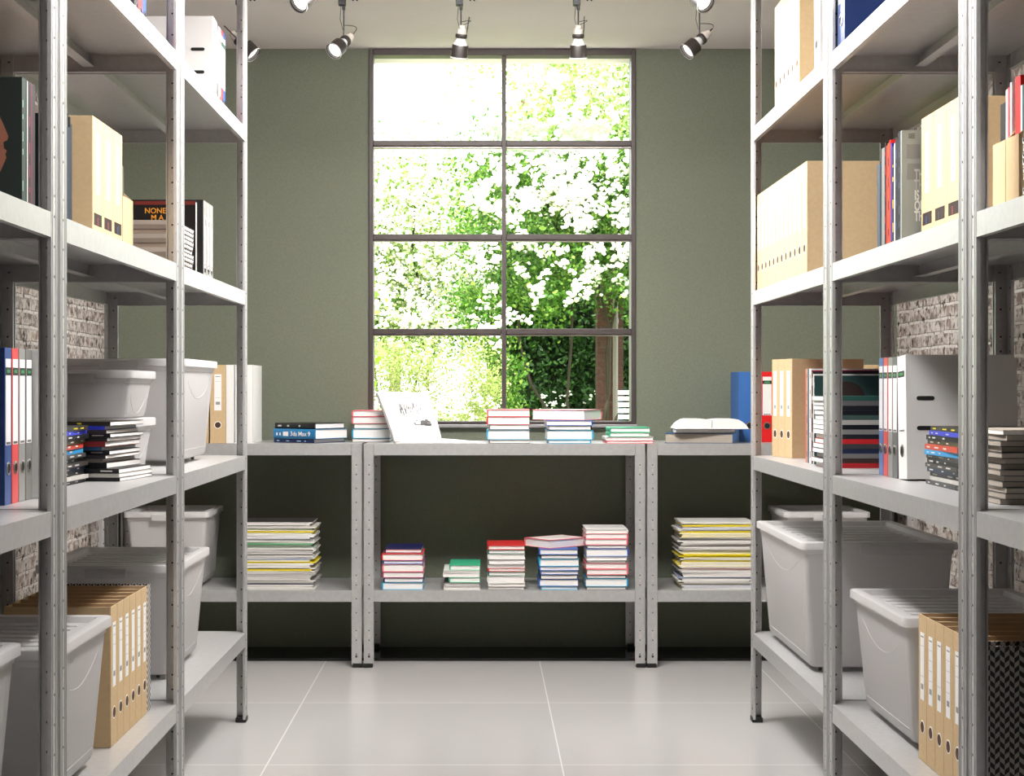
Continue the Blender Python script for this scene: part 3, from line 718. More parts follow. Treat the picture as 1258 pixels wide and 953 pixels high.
# ---- stacks of magazines on the racks
SP = [(.0105, (22, 22, 22)), (.0095, (196, 192, 186)), (.0115, (28, 28, 32)), (.011, (10, 36, 70)), (.010, (60, 56, 52)), (.0115, (26, 26, 28)), (.010, (70, 68, 66)), (.012, (60, 150, 204)), (.013, (190, 72, 52)), (.0105, (70, 70, 48)), (.012, (24, 24, 26)), (.010, (52, 64, 196)), (.0115, (40, 38, 30))]
CN.update({(22, 22, 22): 'black', (196, 192, 186): 'pale grey', (28, 28, 32): 'black', (10, 36, 70): 'dark blue', (60, 56, 52): 'brown-grey', (26, 26, 28): 'black', (70, 68, 66): 'grey', (60, 150, 204): 'sky blue', (190, 72, 52): 'brick red', (70, 70, 48): 'olive', (24, 24, 26): 'black', (52, 64, 196): 'royal blue', (40, 38, 30): 'yellow-lettered black'})
def sp(seed):
    rnd = random.Random(seed); out = []
    for t, c in SP:
        out.append((t, c, {'dx': 0, 'mark': ((214, 212, 206) if c != (40, 38, 30) else (226, 206, 40), 3, seed+len(out)), 'L': rnd.choice([.265, .27, .28]), 'W': .205, 'pages': PAGES_G if seed != 12 else PAGES}))
    return out
stack('the colourful stack beside the small tubs', 'magazine stack with bright spines, left shelf', sp(11), -1.10, 3.765, L3, R(90), .27, .205, 'magazine', 'magazine', False, cat='magazine', jit=.008, seed=3)
for it in range(1):
    s2 = [(.010, (24, 22, 24), {'cn': 'thin black', 'dx': .036, 'dy': -.018, 'r': R(-1)}), (.010, (190, 188, 180), {'cn': 'pale lettered', 'dx': .032, 'dy': -.017, 'r': R(-2)}), (.012, (14, 14, 18), {'cn': 'black', 'dx': .040, 'dy': -.016, 'r': R(-1)}),
          (.015, (16, 18, 22), {'cn': 'black and blue'}), (.010, (110, 104, 98), {'cn': 'grey', 'dx': -.01}), (.0095, (34, 32, 34), {'cn': 'charcoal'}), (.011, (22, 22, 24), {'cn': 'black', 'dx': .006}), (.010, (58, 104, 150), {'cn': 'blue', 'dx': -.006}),
          (.013, (120, 34, 34), {'cn': 'dark red'}), (.010, (28, 26, 28), {'cn': 'slim black'}), (.010, (30, 30, 30), {'cn': 'black', 'dx': .004}), (.0095, (48, 42, 40), {'cn': 'brown-black', 'dx': -.008}), (.010, (48, 58, 190), {'cn': 'royal blue', 'dx': -.004}), (.0115, (40, 36, 26), {'cn': 'black with yellow lettering', 'dx': .004})]
    for q in s2: q[2]['mark'] = ((206, 204, 198) if q[2]['cn'] != 'black with yellow lettering' else (226, 206, 40), 3, len(q[2]['cn']))
    stack('the stack with outward pages, left shelf', 'magazine stack with pages outward, left shelf', s2, -1.074, 4.065, L3, R(-7), .275, .24, 'magazine', 'magazine', False, cat='magazine', jit=.006, seed=5)
stack('the colourful stack by the big white binder', 'magazine stack with bright spines, right shelf', sp(21), 1.205, 3.69, L3, R(-90), .27, .205, 'magazine', 'magazine', False, cat='magazine', jit=.008, seed=8)
gr = []
for i in range(13):
    c = [(64, 60, 58), (88, 84, 80), (52, 50, 50), (112, 106, 100)][i % 4]
    gr.append((.0118, c, {'cn': ['dark grey', 'grey', 'charcoal', 'stone grey'][i % 4], 'L': .275, 'W': .205+.01*(i % 3), 'pages': PAGES_G}))
gr[-1] = (.010, (198, 186, 170), {'cn': 'cream-covered', 'L': .28, 'W': .21})
stack('the grey stack by the near right post', 'grey magazine stack, right shelf', gr, 1.19, 3.235, L3, R(180), .275, .205, 'magazine', 'magazine', False, cat='magazine', jit=.006, seed=9)
rg = []
for i in range(15):
    c = [(196, 30, 32), (70, 46, 36), (120, 118, 116), (24, 34, 66), (60, 60, 60), (206, 34, 34), (26, 26, 28), (140, 138, 134), (22, 22, 24), (186, 182, 176), (66, 88, 80), (20, 20, 22), (26, 24, 26), (110, 106, 104), (44, 86, 76)][i]
    n = ['red', 'brown', 'grey', 'navy', 'dark grey', 'bright red', 'black', 'mid grey', 'jet black', 'pale', 'grey-green', 'deep black', 'soft black', 'warm grey', 'teal-edged'][i]
    rg.append((.0142, c, {'cn': n, 'L': .205, 'W': .155, 'dx': random.Random(i).uniform(-.012, .004)}))
stack('the stack hiding the portrait magazine', 'small-format magazine stack on the right shelf', rg, 1.123, 4.65, L3, R(0), .205, .155, 'magazine', 'magazine', False, cat='magazine', jit=.002, seed=10)
def coil_stack(where, group, x, y, z, n, t=.0135):
    zz = z+.0003
    rnd = random.Random(len(where))
    for i in range(n):
        c, cn = [((150, 132, 116), 'tan'), ((128, 114, 102), 'brown-grey'), ((168, 156, 144), 'beige')][i % 3]
        pos = 'topmost of' if i == n-1 else ('lowest of' if i == 0 else ordn(n-i)+' from the top of')
        o = thing('spiral_notebook', f'{cn} spiral-bound notebook, {pos} {where}', 'notebook', (x+rnd.uniform(-.003, .003), y+rnd.uniform(-.002, .002), zz), 0, group)
        a_, b_ = book_meshes(.21, .297, t-.0004, mat(c, .7), PAGES, False)
        put('cover', a_, o); put('pages', b_, o)
        sgn = 1 if x < 0 else -1
        m = MB()
        for k in range(14):
            yy = -.13+.02*k
            pts = [(sgn*(.105+.004*math.cos(q)), yy, t/2+(t/2-.001)*math.sin(q)) for q in [math.pi*2*j/8 for j in range(9)]]
            m.tube(pts, .0012, 5)
        m.build('coil_binding', BLACKPL, o)
        zz += t
    return zz
coil_stack('the upper left spiral stack', 'spiral notebooks on the upper left shelf', -1.018, 4.745, L2, 12)
coil_stack('the upper right spiral stack', 'spiral notebooks on the upper right shelf', 1.128, 2.77, L2, 12)
o = upright(None, 0, 0, 0, 'black book with orange lettering standing behind the spiral notebooks', .03, (20, 16, 16), dp=.2, h=.265, name='book', cat='book', hard=True, pos=((-1.12, 4.98, L2+.0004), 0))
bpy.data.objects.remove(o.children[0]); bpy.data.objects.remove(o.children[0])
MB().box(0, .2, 0, .0022, 0, .265).box(0, .2, .0278, .03, 0, .265).box(0, .0022, .0022, .0278, 0, .265).build('cover', mat((20, 16, 16), .35), o)
MB().box(.003, .197, .0024, .0276, .003, .262).build('pages', PAGES, o)
MB().box(.002, .198, -.0005, 0, .252, .264).build('cover_band', mat((110, 34, 24), .5), o)
OR = mat((226, 150, 50), .5)
text('cover_title', 'NONE O', .024, OR, o, (.083, -.0006, .232), (R(90), 0, 0)); text('cover_title', 'M A', .024, OR, o, (.076, -.0006, .210), (R(90), 0, 0))

# ---- the two tall magazine stacks on the benches
def tall(where, group, x, seed):
    rnd = random.Random(seed); items = []; n = 44
    cols = [((226, 224, 218), 'white'), ((214, 210, 202), 'off-white'), ((236, 218, 30), 'yellow-edged white'), ((176, 172, 168), 'light grey'), ((90, 160, 110), 'green-edged white'), ((206, 90, 80), 'red-edged white'), ((60, 58, 58), 'dark-edged white'), ((150, 160, 190), 'blue-edged white')]
    for i in range(n):
        c, cn = rnd.choice(cols if i % 2 else cols[:4])
        bigs = rnd.choice([-.009, 0, .004, .009]) if i % 5 else .012
        items.append((.00642, c, {'cn': cn, 'dx': bigs*rnd.choice([1, 1, -1]), 'dy': rnd.uniform(-.006, .006), 'L': rnd.choice([.30, .305, .31]), 'W': .225, 'r': (math.pi if rnd.random() < .4 else 0)}))
    stack(where, group, items, x, 6.62, DS, R(180), .305, .225, 'magazine', 'magazine', False, cat='magazine', jit=.003, seed=seed)
tall('the tall left bench stack', 'tall magazine stack, left bench', (X(290, 6.5)+X(388, 6.5))/2, 31)
tall('the tall right bench stack', 'tall magazine stack, right bench', (X(832, 6.5)+X(930, 6.5))/2, 32)

# ---- book stacks, lower shelf of the centre bench (books listed from the bottom up)
def bs(pa, pb, where, group, items, z=DS, y0=6.487, dep=.225, side=None, seed=1, y=None):
    w_ = (pb-pa)*6.52/F; xc = X((pa+pb)/2, 6.52)
    rz = {None: R(180), 'l': R(-90), 'r': R(90)}[side]
    L_, W_ = (w_, dep) if side is None else (dep, w_)
    for it in items:
        if len(it) > 2 and 'w' in it[2]:
            k = it[2].pop('w'); it[2].update({'L': L_*k} if side is None else {'W': W_*k})
    return stack(where, group, items, xc, y0+dep/2, z, rz, L_, W_, seed=seed, jit=.0022)
bs(471, 520.5, 'the leftmost stack under the window', 'leftmost book stack, centre bench', [(.031, CYA), (.019, NAV, {'w': .96}), (.025, MAG), (.033, PIN, {'cn': 'pink-edged'}), (.015, BLU, {'w': .97}), (.028, RED, {'dy': -.002}), (.018, NAV, {'dy': .03, 'cn': 'dark navy', 'w': .9})], side='l', seed=41)
bs(546, 590, 'the shortest stack under the window', 'shortest book stack, centre bench', [(.016, WHT), (.014, GRY, {'cn': 'grey-edged'}), (.023, GRN, {'w': .85, 'dx': .01}), (.020, WHT, {'cn': 'off-white'}), (.009, WHT, {'cn': 'thin white'}), (.022, GRN, {'w': .84, 'dx': .012, 'cn': 'mint green'})], side='l', seed=42)
z_ = bs(600, 645, 'the red-topped stack under the window', 'red-topped book stack, centre bench', [(.0135, GRY), (.0147, WHT), (.030, WHT, {'cn': 'thick white'}), (.0175, TEAL), (.016, RED, {'cn': 'thin red'}), (.0135, WHT, {'cn': 'slim white'}), (.022, GRY, {'cn': 'grey-edged'}), (.023, WHT, {'cn': 'cream'}), (.018, TEAL, {'cn': 'deep green'}), (.018, RED)], side='l', seed=43)
z4 = bs(663, 711, 'the askew-topped stack under the window', 'askew-topped book stack, centre bench', [(.0147, CYA, {'w': .93}), (.030, BLU), (.018, BLK, {'w': .94}), (.0175, BLU, {'cn': 'mid blue', 'w': .96}), (.018, BLU, {'cn': 'royal blue'}), (.031, CYA, {'cn': 'thick light blue'}), (.0174, BLK, {'w': .94, 'cn': 'thin black'}), (.0234, BLU, {'w': .98, 'cn': 'bright blue'})], side='l', seed=44)
o = flat_book('book', 'pink-edged white book lying askew on top of a stack under the window', X(683, 6.6), 6.63, z4+.0004, R(180+38), .21, .16, .036, PIN, 'askew-topped book stack, centre bench')
MB().box(-.095, .095, -.068, .072, .0358, .0364).build('cover_panel', mat((240, 232, 226), .5), o)
bs(719, 770, 'the tallest stack under the window', 'tallest book stack, centre bench', [(.0136, GRY, {'w': .94}), (.034, CYA), (.015, BLK, {'w': .93}), (.0245, PIN, {'w': .97}), (.0245, PIN, {'cn': 'rose'}), (.011, GRY, {'cn': 'thin grey', 'w': .94}), (.017, WHT, {'w': .95}), (.033, BLU, {'cn': 'thick blue'}), (.015, GRY, {'cn': 'dark-edged', 'w': .95}), (.0256, PIN, {'cn': 'thick pink'}), (.0228, PIN, {'cn': 'pale pink'}), (.018, WHT, {'cn': 'white-covered'})], side='r', seed=45)
# ---- bench tops
a = R(-32); x_, y_ = X(381, 6.62), 6.655
o = flat_book('book', 'dark blue book at the bottom of the three beside the left bench\'s box files', x_-.006, y_+.005, bt, a, .215, .215, .017, (22, 40, 92), 'three rotated books on the left bench', spine_mark=((150, 190, 220), 4, 3))
o = flat_book('book', 'thick blue book with white spine title on the left bench', x_, y_, bt+.0172, a, .225, .225, .042, (34, 120, 172), 'three rotated books on the left bench')
text('lettering', '3ds Max 9', .026, LABEL, o, (.035, -.1183, .021), (R(90), 0, 0))
MB().box(-.058, -.030, -.1182, -.1172, .012, .030).box(-.095, -.088, -.1182, -.1172, .014, .026).box(-.078, -.071, -.1182, -.1172, .014, .026).build('spine_mark', LABEL, o)
o = flat_book('book', 'black book on top of the three on the left bench', x_-.003, y_+.004, bt+.0595, a, .215, .205, .025, (20, 20, 20), 'three rotated books on the left bench', spine_mark=((206, 200, 190), 3, 9))
S_ = [(.016, GRY, {'cn': 'dark grey'}), (.042, CYA), (.021, GRY, {'w': .95, 'cn': 'mid grey'}), (.031, PIN, {'cn': 'thick pink-edged'}), (.026, PIN)]
bs(429.5, 477, 'the stack behind the open book', 'book stack behind the open book', [tuple([q[0], q[1], dict(q[2]) if len(q) > 2 else {}]) for q in S_], z=DT, y0=6.665, dep=.22, side='l', seed=51)
bs(599, 651, 'the pink-topped bench stack at mid window', 'pink-topped book stack on the centre bench', [(.016, GRY, {'w': .94}), (.042, CYA), (.021, GRY, {'w': .93, 'cn': 'pale grey'}), (.034, RED, {'cn': 'red-edged'}), (.030, PIN)], z=DT, side='l', seed=52)
z5 = bs(671, 727, 'the bench stack under the rotated book', 'bench stack with the rotated pink book', [(.016, CYA, {'w': .92}), (.040, CYA, {'cn': 'thick light blue'}), (.019, BLK, {'w': .93}), (.022, BLU)], z=DT, side='r', seed=53)
o = flat_book('book', 'pink book lying rotated on top of its stack, centre bench top', X(697, 6.6), 6.625, z5+.0004, R(180-30), .25, .17, .044, PIN, 'bench stack with the rotated pink book')
MB().box(-.115, .115, -.073, .077, .0438, .0444).build('cover_panel', mat((240, 228, 224), .5), o)
bs(744, 802, 'the low four-book stack on the centre bench', 'low four-book stack on the centre bench', [(.013, PIN, {'cn': 'pale pink'}), (.015, WHT), (.019, GRN, {'w': .84, 'cn': 'pale green'}), (.020, GRN, {'w': .84})], z=DT, side='l', seed=54, dep=.20)
o = flat_book('book', 'blue-edged thick grey book at the bottom of the right bench stack', X(859, 6.6), 6.61, bt, R(180-8), .285, .19, .042, (50, 84, 128), 'book stack with an open book, right bench', pages=PAGES_G)
o = flat_book('book', 'slim dark book under the open white book, right bench', X(864, 6.6), 6.60, bt+.0424, R(180-3), .255, .18, .018, (60, 58, 58), 'book stack with an open book, right bench', pages=PAGES)
# open book lying face up on the right bench stack
o = thing('open_book', 'thick white open book lying on the right bench stack', 'book', (X(871, 6.58), 6.577, bt+.0608), R(0), 'book stack with an open book, right bench')
m = MB(); m.box(-.153, .153, -.095, .095, 0, .003); m.build('cover', WHITE, o)
def pageblock(sg):
    n = 10; top = []
    for i in range(n+1):
        u = i/n; top.append((sg*(.0015+u*.138), .0035+.038*(.9+.1*min(1, u*4))*(1-.55*max(0, (u-.72)/.28)**1.6)))
    top.append((sg*.152, .0035))
    pr = [(sg*.002, .0032)]+top
    r0 = [(x, -.09, z) for x, z in pr]; r1 = [(x, .09, z) for x, z in pr]
    return MB().rings([r0, r1] if sg > 0 else [r1, r0])
pageblock(1).build('pages', PAGES, o); pageblock(-1).build('pages', PAGES, o)
# open book propped up on the centre bench
o = thing('open_book', 'open white book propped upright with a grey sketch on its page', 'book', (-.30, 6.56, bt), 0)
P0, P1, P2, P3 = Vector((-.067, -.045, .004)), Vector((.128, .045, .004)), Vector((-.150, .055, .212)), Vector((.066, .150, .205))
def patch(p0, p1, p2, p3, off, bulge, n=8):
    nrm = (p1-p0).cross(p2-p0).normalized(); g = []
    for j in range(n+1):
        for i in range(n+1):
            u, v = i/n, j/n
            p = (p0*(1-u)+p1*u)*(1-v)+(p2*(1-u)+p3*u)*v
            g.append(p+nrm*(off+bulge*math.sin(math.pi*v)+bulge*.6*math.sin(math.pi*u)))
    return g
def slab(g0, g1, n=8):
    N_ = (n+1)**2; f = []
    for j in range(n):
        for i in range(n):
            a = j*(n+1)+i; f.append((a, a+n+1, a+n+2, a+1)); f.append((N_+a, N_+a+1, N_+a+n+2, N_+a+n+1))
    for i in range(n):
        f.append((i, i+1, N_+i+1, N_+i)); q = n*(n+1)+i; f.append((q+1, q, N_+q, N_+q+1))
        q = i*(n+1); f.append((q+n+1, q, N_+q, N_+q+n+1)); q = i*(n+1)+n; f.append((q, q+n+1, N_+q+n+1, N_+q))
    return MB().poly(g0+g1, f)
slab(patch(P0, P1, P2, P3, -.010, .004), patch(P0, P1, P2, P3, -.007, .004)).build('cover', mat((96, 96, 100), .5), o, smooth=True)
slab(patch(P0, P1, P2, P3, -.0066, .004), patch(P0, P1, P2, P3, .010, .008)).build('pages', PAGES, o, smooth=True)
nrm = (P1-P0).cross(P2-P0).normalized(); ux = (P1-P0).normalized(); vy = nrm.cross(ux)
rnd = random.Random(4); m = MB()
def mark(u, v, wd, hg, mi=0):
    c = (P0*(1-u)+P1*u)*(1-v)+(P2*(1-u)+P3*u)*v+nrm*(.0112+.008*math.sin(math.pi*v)+.0048*math.sin(math.pi*u))
    q = [c-ux*wd/2-vy*hg/2, c+ux*wd/2-vy*hg/2, c+ux*wd/2+vy*hg/2, c-ux*wd/2+vy*hg/2]; m.poly(q, [(0, 1, 2, 3)], mi)
mark(.5, .86, .06, .003)
for i in range(26): mark(rnd.uniform(.3, .72), rnd.uniform(.52, .72), rnd.uniform(.002, .006), rnd.uniform(.008, .03), rnd.randint(0, 1))
for i in range(16): mark(rnd.uniform(.5, .8), rnd.uniform(.30, .40), rnd.uniform(.006, .03), rnd.uniform(.004, .012), 1)
m.build('sketch', [mat((120, 120, 122)), mat((92, 92, 94))], o)
m = MB(); n = 10
prof = []
for i in range(n+1):
    u = i/n; prof.append((-.06+.34*u, .004+.016*math.sin(math.pi*min(1, u*1.1))**.8*(1-.55*u)))
r0 = [(-.06, -.062, .0005)]+[(x, -.062, z) for x, z in prof]+[(.285, -.062, .0005)]
r1 = [(x+.02, .10, z) for x, y, z in r0]
MB().rings([list(reversed(r0)), list(reversed(r1))][::-1]).build('flat_pages', PAGES, o)

# ------------------------------------------------------------------ ceiling track and spotlights
SHADE = mat((44, 38, 35), .45, .2); GLOW = emis((255, 252, 244), 4.0)
tag(MB().box(-1.5, 1.7, 5.882, 5.918, CZ-.02, CZ-.0005).build('lighting_track', BLACKPL, bevel=.002), 'black lighting track on the ceiling, nearer the window', 'lighting track', 'ceiling lighting tracks')
tag(MB().box(-1.5, 1.7, 4.982, 5.018, CZ-.02, CZ-.0005).build('lighting_track', BLACKPL, bevel=.002), 'black lighting track on the ceiling, farther from the window', 'lighting track', 'ceiling lighting tracks')
def spot(label, px, Y, zp, d, cable=1, power=14):
    t = thing('track_spotlight', label, 'spotlight', (X(px, Y), Y, CZ-.0205), 0, 'track spotlights')
    MB().box(-.022, .006, -.014, .014, -.038, 0).box(.006, .056, -.012, .012, -.014, 0).box(.03, .036, -.006, .006, -.020, -.014).box(.045, .051, -.006, .006, -.020, -.014).build('adapter', BLACKPL, t, bevel=.0015)
    dz = zp-(CZ-.0205)
    MB().tube([(-.012, 0, -.036), (-.016, 0, -.09), (-.006, 0, -.13)], .0013, 6).build('cable', BLACKPL, t)
    MB().lathe([(.006, -.055), (.006, -.030)], 10, 0, Matrix.Translation((-.002, 0, 0))).lathe([(.0028, dz), (.0028, -.05)], 8, 0, Matrix.Translation((-.002, 0, 0))).build('stem', BLACKPL, t)
    d = Vector(d).normalized(); q = (-d).to_track_quat('Z', 'Y')     # local +z points away from the beam
    h = MB(); rs = .031
    h.lathe([(rs, -.072), (rs+.0008, -.071), (rs, -.024), (rs-.001, -.022), (rs-.003, -.023), (rs-.003, -.070), (rs, -.072)], 24, 0, None, False, False)
    ho = h.build('shade', SHADE, t, (-.002, 0, dz), q.to_euler(), smooth=True)
    MB().lathe([(.0275, -.058), (.027, -.059), (.0, -.0595)], 24, 0, None, False, False).build('lamp_face', GLOW, ho, smooth=True)
    MB().lathe([(.0275, -.034), (.0265, -.020), (.020, -.006), (.015, .004), (.0, .005)], 24, 0, None, False, False).build('reflector', mat((214, 216, 216), .25, .2), ho, smooth=True)
    MB().lathe([(.0215, .004), (.0225, .006), (.0225, .017), (.0215, .019)], 24, 0).build('collar', SHADE, ho, smooth=True)
    MB().lathe([(.018, .0195), (.019, .024), (.018, .036), (.013, .039), (.013, .052), (.0, .053)], 20, 0, None, True, False).build('cap', mat((196, 188, 178), .35, .3), ho, smooth=True)
    MB().lathe([(.0335, -.073), (.0345, -.072), (.0345, -.069), (.0335, -.068)], 24, 0, None, False, False).build('rim', mat((220, 222, 222), .3, .4), ho, smooth=True)
    MB().tube([(.02, 0, .02), (.022, .0, .05), (.0235, 0, .085)], .0022, 6).build('lever', BLACKPL, ho)
    e = q @ Vector((0, 0, .05))
    pts = []
    for i in range(13):
        u = i/12; p = Vector((-.002, 0, dz+.065)).lerp(Vector((-.002, 0, dz))+e, u)
        p += Vector((cable*.034*math.sin(math.pi*u), 0, .012*math.sin(math.pi*u))); pts.append(p)
    MB().tube(pts, .0014, 6).build('cable', BLACKPL, t)
    l = light('lamp_beam', 'SPOT', Vector((-.002, 0, dz))+d*.075, q.to_euler(), power, (1, .94, .86), None, t, spot_size=R(95), spot_blend=.8, shadow_soft_size=.025)
    return t
spot('black track spotlight behind the far left post, turned to the right', 297, 5.9, Z(52, 5.9), (.72, -.1, -.72), 1)
spot('black track spotlight with lit face, above the window\'s left edge', 423, 5.9, Z(52, 5.9), (-.50, -.62, -.62), 1)
spot('black track spotlight hanging over the left window column, lit face hidden', 567, 5.9, Z(48, 5.9), (-.12, .30, -1), 1)
spot('black track spotlight hanging over the right window column, lit face hidden', 711, 5.9, Z(48, 5.9), (.02, .30, -1), 1)
spot('black track spotlight turned down-left, right of the window', 860, 5.9, Z(50, 5.9), (-.74, -.22, -.66), 1)
spot('black track spotlight cut by the photo\'s top edge, left one of two', 383, 5.0, 2.445, (-.52, -.62, -.62), -1)
spot('black track spotlight cut by the photo\'s top edge, right one of two', 852, 5.0, 2.445, (.52, -.62, -.62), 1)

# ------------------------------------------------------------------ the garden outside
rng = np.random.default_rng(5)
def np_mesh(name, V, Fc, mats, mi=None, parent=None):
    me = bpy.data.meshes.new(name); n = len(V); k = Fc.shape[1]
    me.vertices.add(n); me.vertices.foreach_set('co', V.astype(np.float32).ravel())
    me.loops.add(Fc.size); me.loops.foreach_set('vertex_index', Fc.astype(np.int32).ravel())
    me.polygons.add(len(Fc)); me.polygons.foreach_set('loop_start', np.arange(0, Fc.size, k, dtype=np.int32))
    try: me.polygons.foreach_set('loop_total', np.full(len(Fc), k, dtype=np.int32))
    except Exception: pass
    for m in mats: me.materials.append(m)
    if mi is not None: me.polygons.foreach_set('material_index', mi.astype(np.int32))
    me.update(calc_edges=True); me.validate()
    return put(name, me, parent)
def rand_rot(n):
    q = rng.normal(size=(n, 4)); q /= np.linalg.norm(q, axis=1)[:, None]
    a, b, c, d = q.T
    return np.stack([np.stack([1-2*(c*c+d*d), 2*(b*c-a*d), 2*(b*d+a*c)], 1), np.stack([2*(b*c+a*d), 1-2*(b*b+d*d), 2*(c*d-a*b)], 1), np.stack([2*(b*d-a*c), 2*(c*d+a*b), 1-2*(b*b+c*c)], 1)], 1)
def leafmat(rgb, tr=.35):
    m = bpy.data.materials.new('leaf'); m.use_nodes = True; nt = m.node_tree; b = nt.nodes['Principled BSDF']
    b.inputs['Base Color'].default_value = (*lin(rgb), 1); b.inputs['Roughness'].default_value = .55; b.inputs['Specular IOR Level'].default_value = .25
    t = nt.nodes.new('ShaderNodeBsdfTranslucent'); t.inputs[0].default_value = (*lin(rgb), 1)
    x = nt.nodes.new('ShaderNodeMixShader'); x.inputs[0].default_value = tr
    nt.links.new(b.outputs[0], x.inputs[1]); nt.links.new(t.outputs[0], x.inputs[2]); nt.links.new(x.outputs[0], nt.nodes['Material Output'].inputs['Surface'])
    return m
LEAF = np.array([(0, -.5, 0), (.28, -.15, .06), (.22, .25, .05), (0, .5, 0), (-.22, .25, .05), (-.28, -.15, .06)])
def leaves(name, pts, size, mats, parent):
    n = len(pts); s = size*(.6+.8*rng.random(n)); Rm = rand_rot(n)
    V = (np.einsum('nij,kj->nki', Rm, LEAF)*s[:, None, None]+pts[:, None, :]).reshape(-1, 3)
    Fc = (np.arange(n)[:, None]*6+np.arange(6)[None, :])
    return np_mesh(name, V, Fc, mats, rng.integers(0, len(mats), n), parent)
ico = None
def ico_data():
    import bmesh
    bm = bmesh.new(); bmesh.ops.create_icosphere(bm, subdivisions=1, radius=1)
    v = np.array([x.co[:] for x in bm.verts]); f = np.array([[q.index for q in p.verts] for p in bm.faces]); bm.free(); return v, f
IV, IF = ico_data()
def blossoms(name, pts, size, mats, parent, per=6, spread=1.3):
    n = len(pts); c = np.repeat(pts, per, 0)+rng.normal(size=(n*per, 3))*size*spread
    N_ = len(c); s = size*(.6+.7*rng.random(N_)); jit = 1+.25*rng.normal(size=(N_, len(IV), 1))
    V = (IV[None]*jit*s[:, None, None]*np.array([1, 1, .8])+c[:, None, :]).reshape(-1, 3)
    Fc = (np.arange(N_)[:, None, None]*len(IV)+IF[None]).reshape(-1, 3)
    return np_mesh(name, V, Fc, mats, np.repeat(rng.integers(0, len(mats), N_), len(IF)), parent)
def clumpy(n, box, nc, rad, mask=None):
    """points gathered around random clump centres inside a box"""
    (x0, x1), (y0, y1), (z0, z1) = box
    c = rng.random((nc*3, 3))*[x1-x0, y1-y0, z1-z0]+[x0, y0, z0]
    if mask is not None: c = c[[rng.random() < mask(p) for p in c]][:nc]
    idx = rng.integers(0, len(c), n); p = c[idx]+rng.normal(size=(n, 3))*rad
    return p
G1, G2, G3, G4 = leafmat((58, 96, 34)), leafmat((84, 128, 44)), leafmat((130, 164, 70)), leafmat((172, 196, 104))
GP1, GP2, GP3 = leafmat((196, 214, 150), .4), leafmat((214, 224, 184), .4), leafmat((226, 230, 206), .4)  # pale leaf tones imitating the veil of glare
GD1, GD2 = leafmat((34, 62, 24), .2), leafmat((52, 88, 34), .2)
YG1, YG2, YG3 = leafmat((150, 158, 92), .3), leafmat((176, 178, 124), .3), leafmat((122, 142, 70), .3)
WB1, WB2 = mat((250, 250, 244), .8, 0, .2), mat((240, 236, 214), .8, 0, .2)
tag(MB().box(-14, 16, WY+BW, 60, .1, .2).build('ground', mat((112, 130, 70), .9, noise=(6, .3))), kind='structure')
tag(MB().box(-8, 9, WY+BW+.01, 9.0, .2005, .215).build('bounce_slab', mat((206, 200, 188), .9, noise=(4, .06))), kind='structure')  # unseen pale slab added to bounce sunlight up to the ceiling
def plant(name, label, cat='bush', loc=(0, 0, 0), group=None): return thing(name, label, cat, loc, 0, group)
def stems(parent, base, tips, r=.012, m=None):
    mb = MB(); rnd = random.Random(3)
    for tx, ty, tz_ in tips:
        p0 = Vector(base)+Vector((rnd.uniform(-.12, .12), rnd.uniform(-.1, .1), 0)); p1 = Vector((tx, ty, tz_))
        pts = [p0.lerp(p1, i/6)+Vector((.09*math.sin(i*1.3+tx*5), .05*math.sin(i*2+ty), 0))*(0 if i == 0 else 1) for i in range(7)]
        mb.tube(pts, r, 6)
    return mb.build('stems', m or mat((52, 44, 30), .9), parent)
# climbing rose, right: dense green with white clusters
o = plant('rose_bush', 'big green rose bush full of white blossoms, right half of the window')
mask = lambda p: 1.0 if p[0] > -.2 else .55
pts = np.concatenate([clumpy(42000, ((-.1, 1.9), (11.4, 12.4), (1.5, 3.1)), 150, .09, lambda p: 1 if (p[2] > 1.9+.12*math.sin(p[0]*9)) else (.9 if p[0] < .2 else 0)), clumpy(1500, ((0, .3), (11.4, 11.8), (1.0, 1.6)), 20, .05)])
leaves('foliage', pts, .034, [G1, G2, G2, G3], o)
bl = clumpy(520, ((-.1, 1.7), (11.1, 11.5), (1.55, 3.0)), 150, .05, lambda p: (.45 if p[2] < 2.35 else 1) if (p[2] > 1.85 or p[0] < .28) else 0)
tag(blossoms('blossoms', bl, .017, [WB1, WB1, WB2], o, 7), kind='stuff')
stems(o, (.9, 12.0, .199), [(x, 12, z) for x, z in ((.1, 2.2), (.5, 2.8), (.9, 3), (1.3, 2.7), (1.7, 2.4))])
# rose, left: glare put into paler leaf colours, thick with blossom
o = plant('rose_bush', 'pale rose bush smothered in white blossom, left half of the window')
pts = clumpy(34000, ((-1.8, .02), (13.0, 13.9), (1.5, 3.25)), 160, .11, lambda p: 1 if p[2] < 2.55 else .4)
leaves('foliage', pts, .034, [G2, G3, G4, GP1, GP2], o)
bl = clumpy(1500, ((-1.8, .02), (12.8, 13.2), (1.55, 3.3)), 300, .09)
tag(blossoms('blossoms', bl, .015, [WB1, WB1, WB2], o), kind='stuff')
stems(o, (-.7, 13.4, .199), [(x, 13.4, z) for x, z in ((-1.4, 2.2), (-1, 2.7), (-.5, 2.8), (0, 2.4), (-.2, 2.0))])
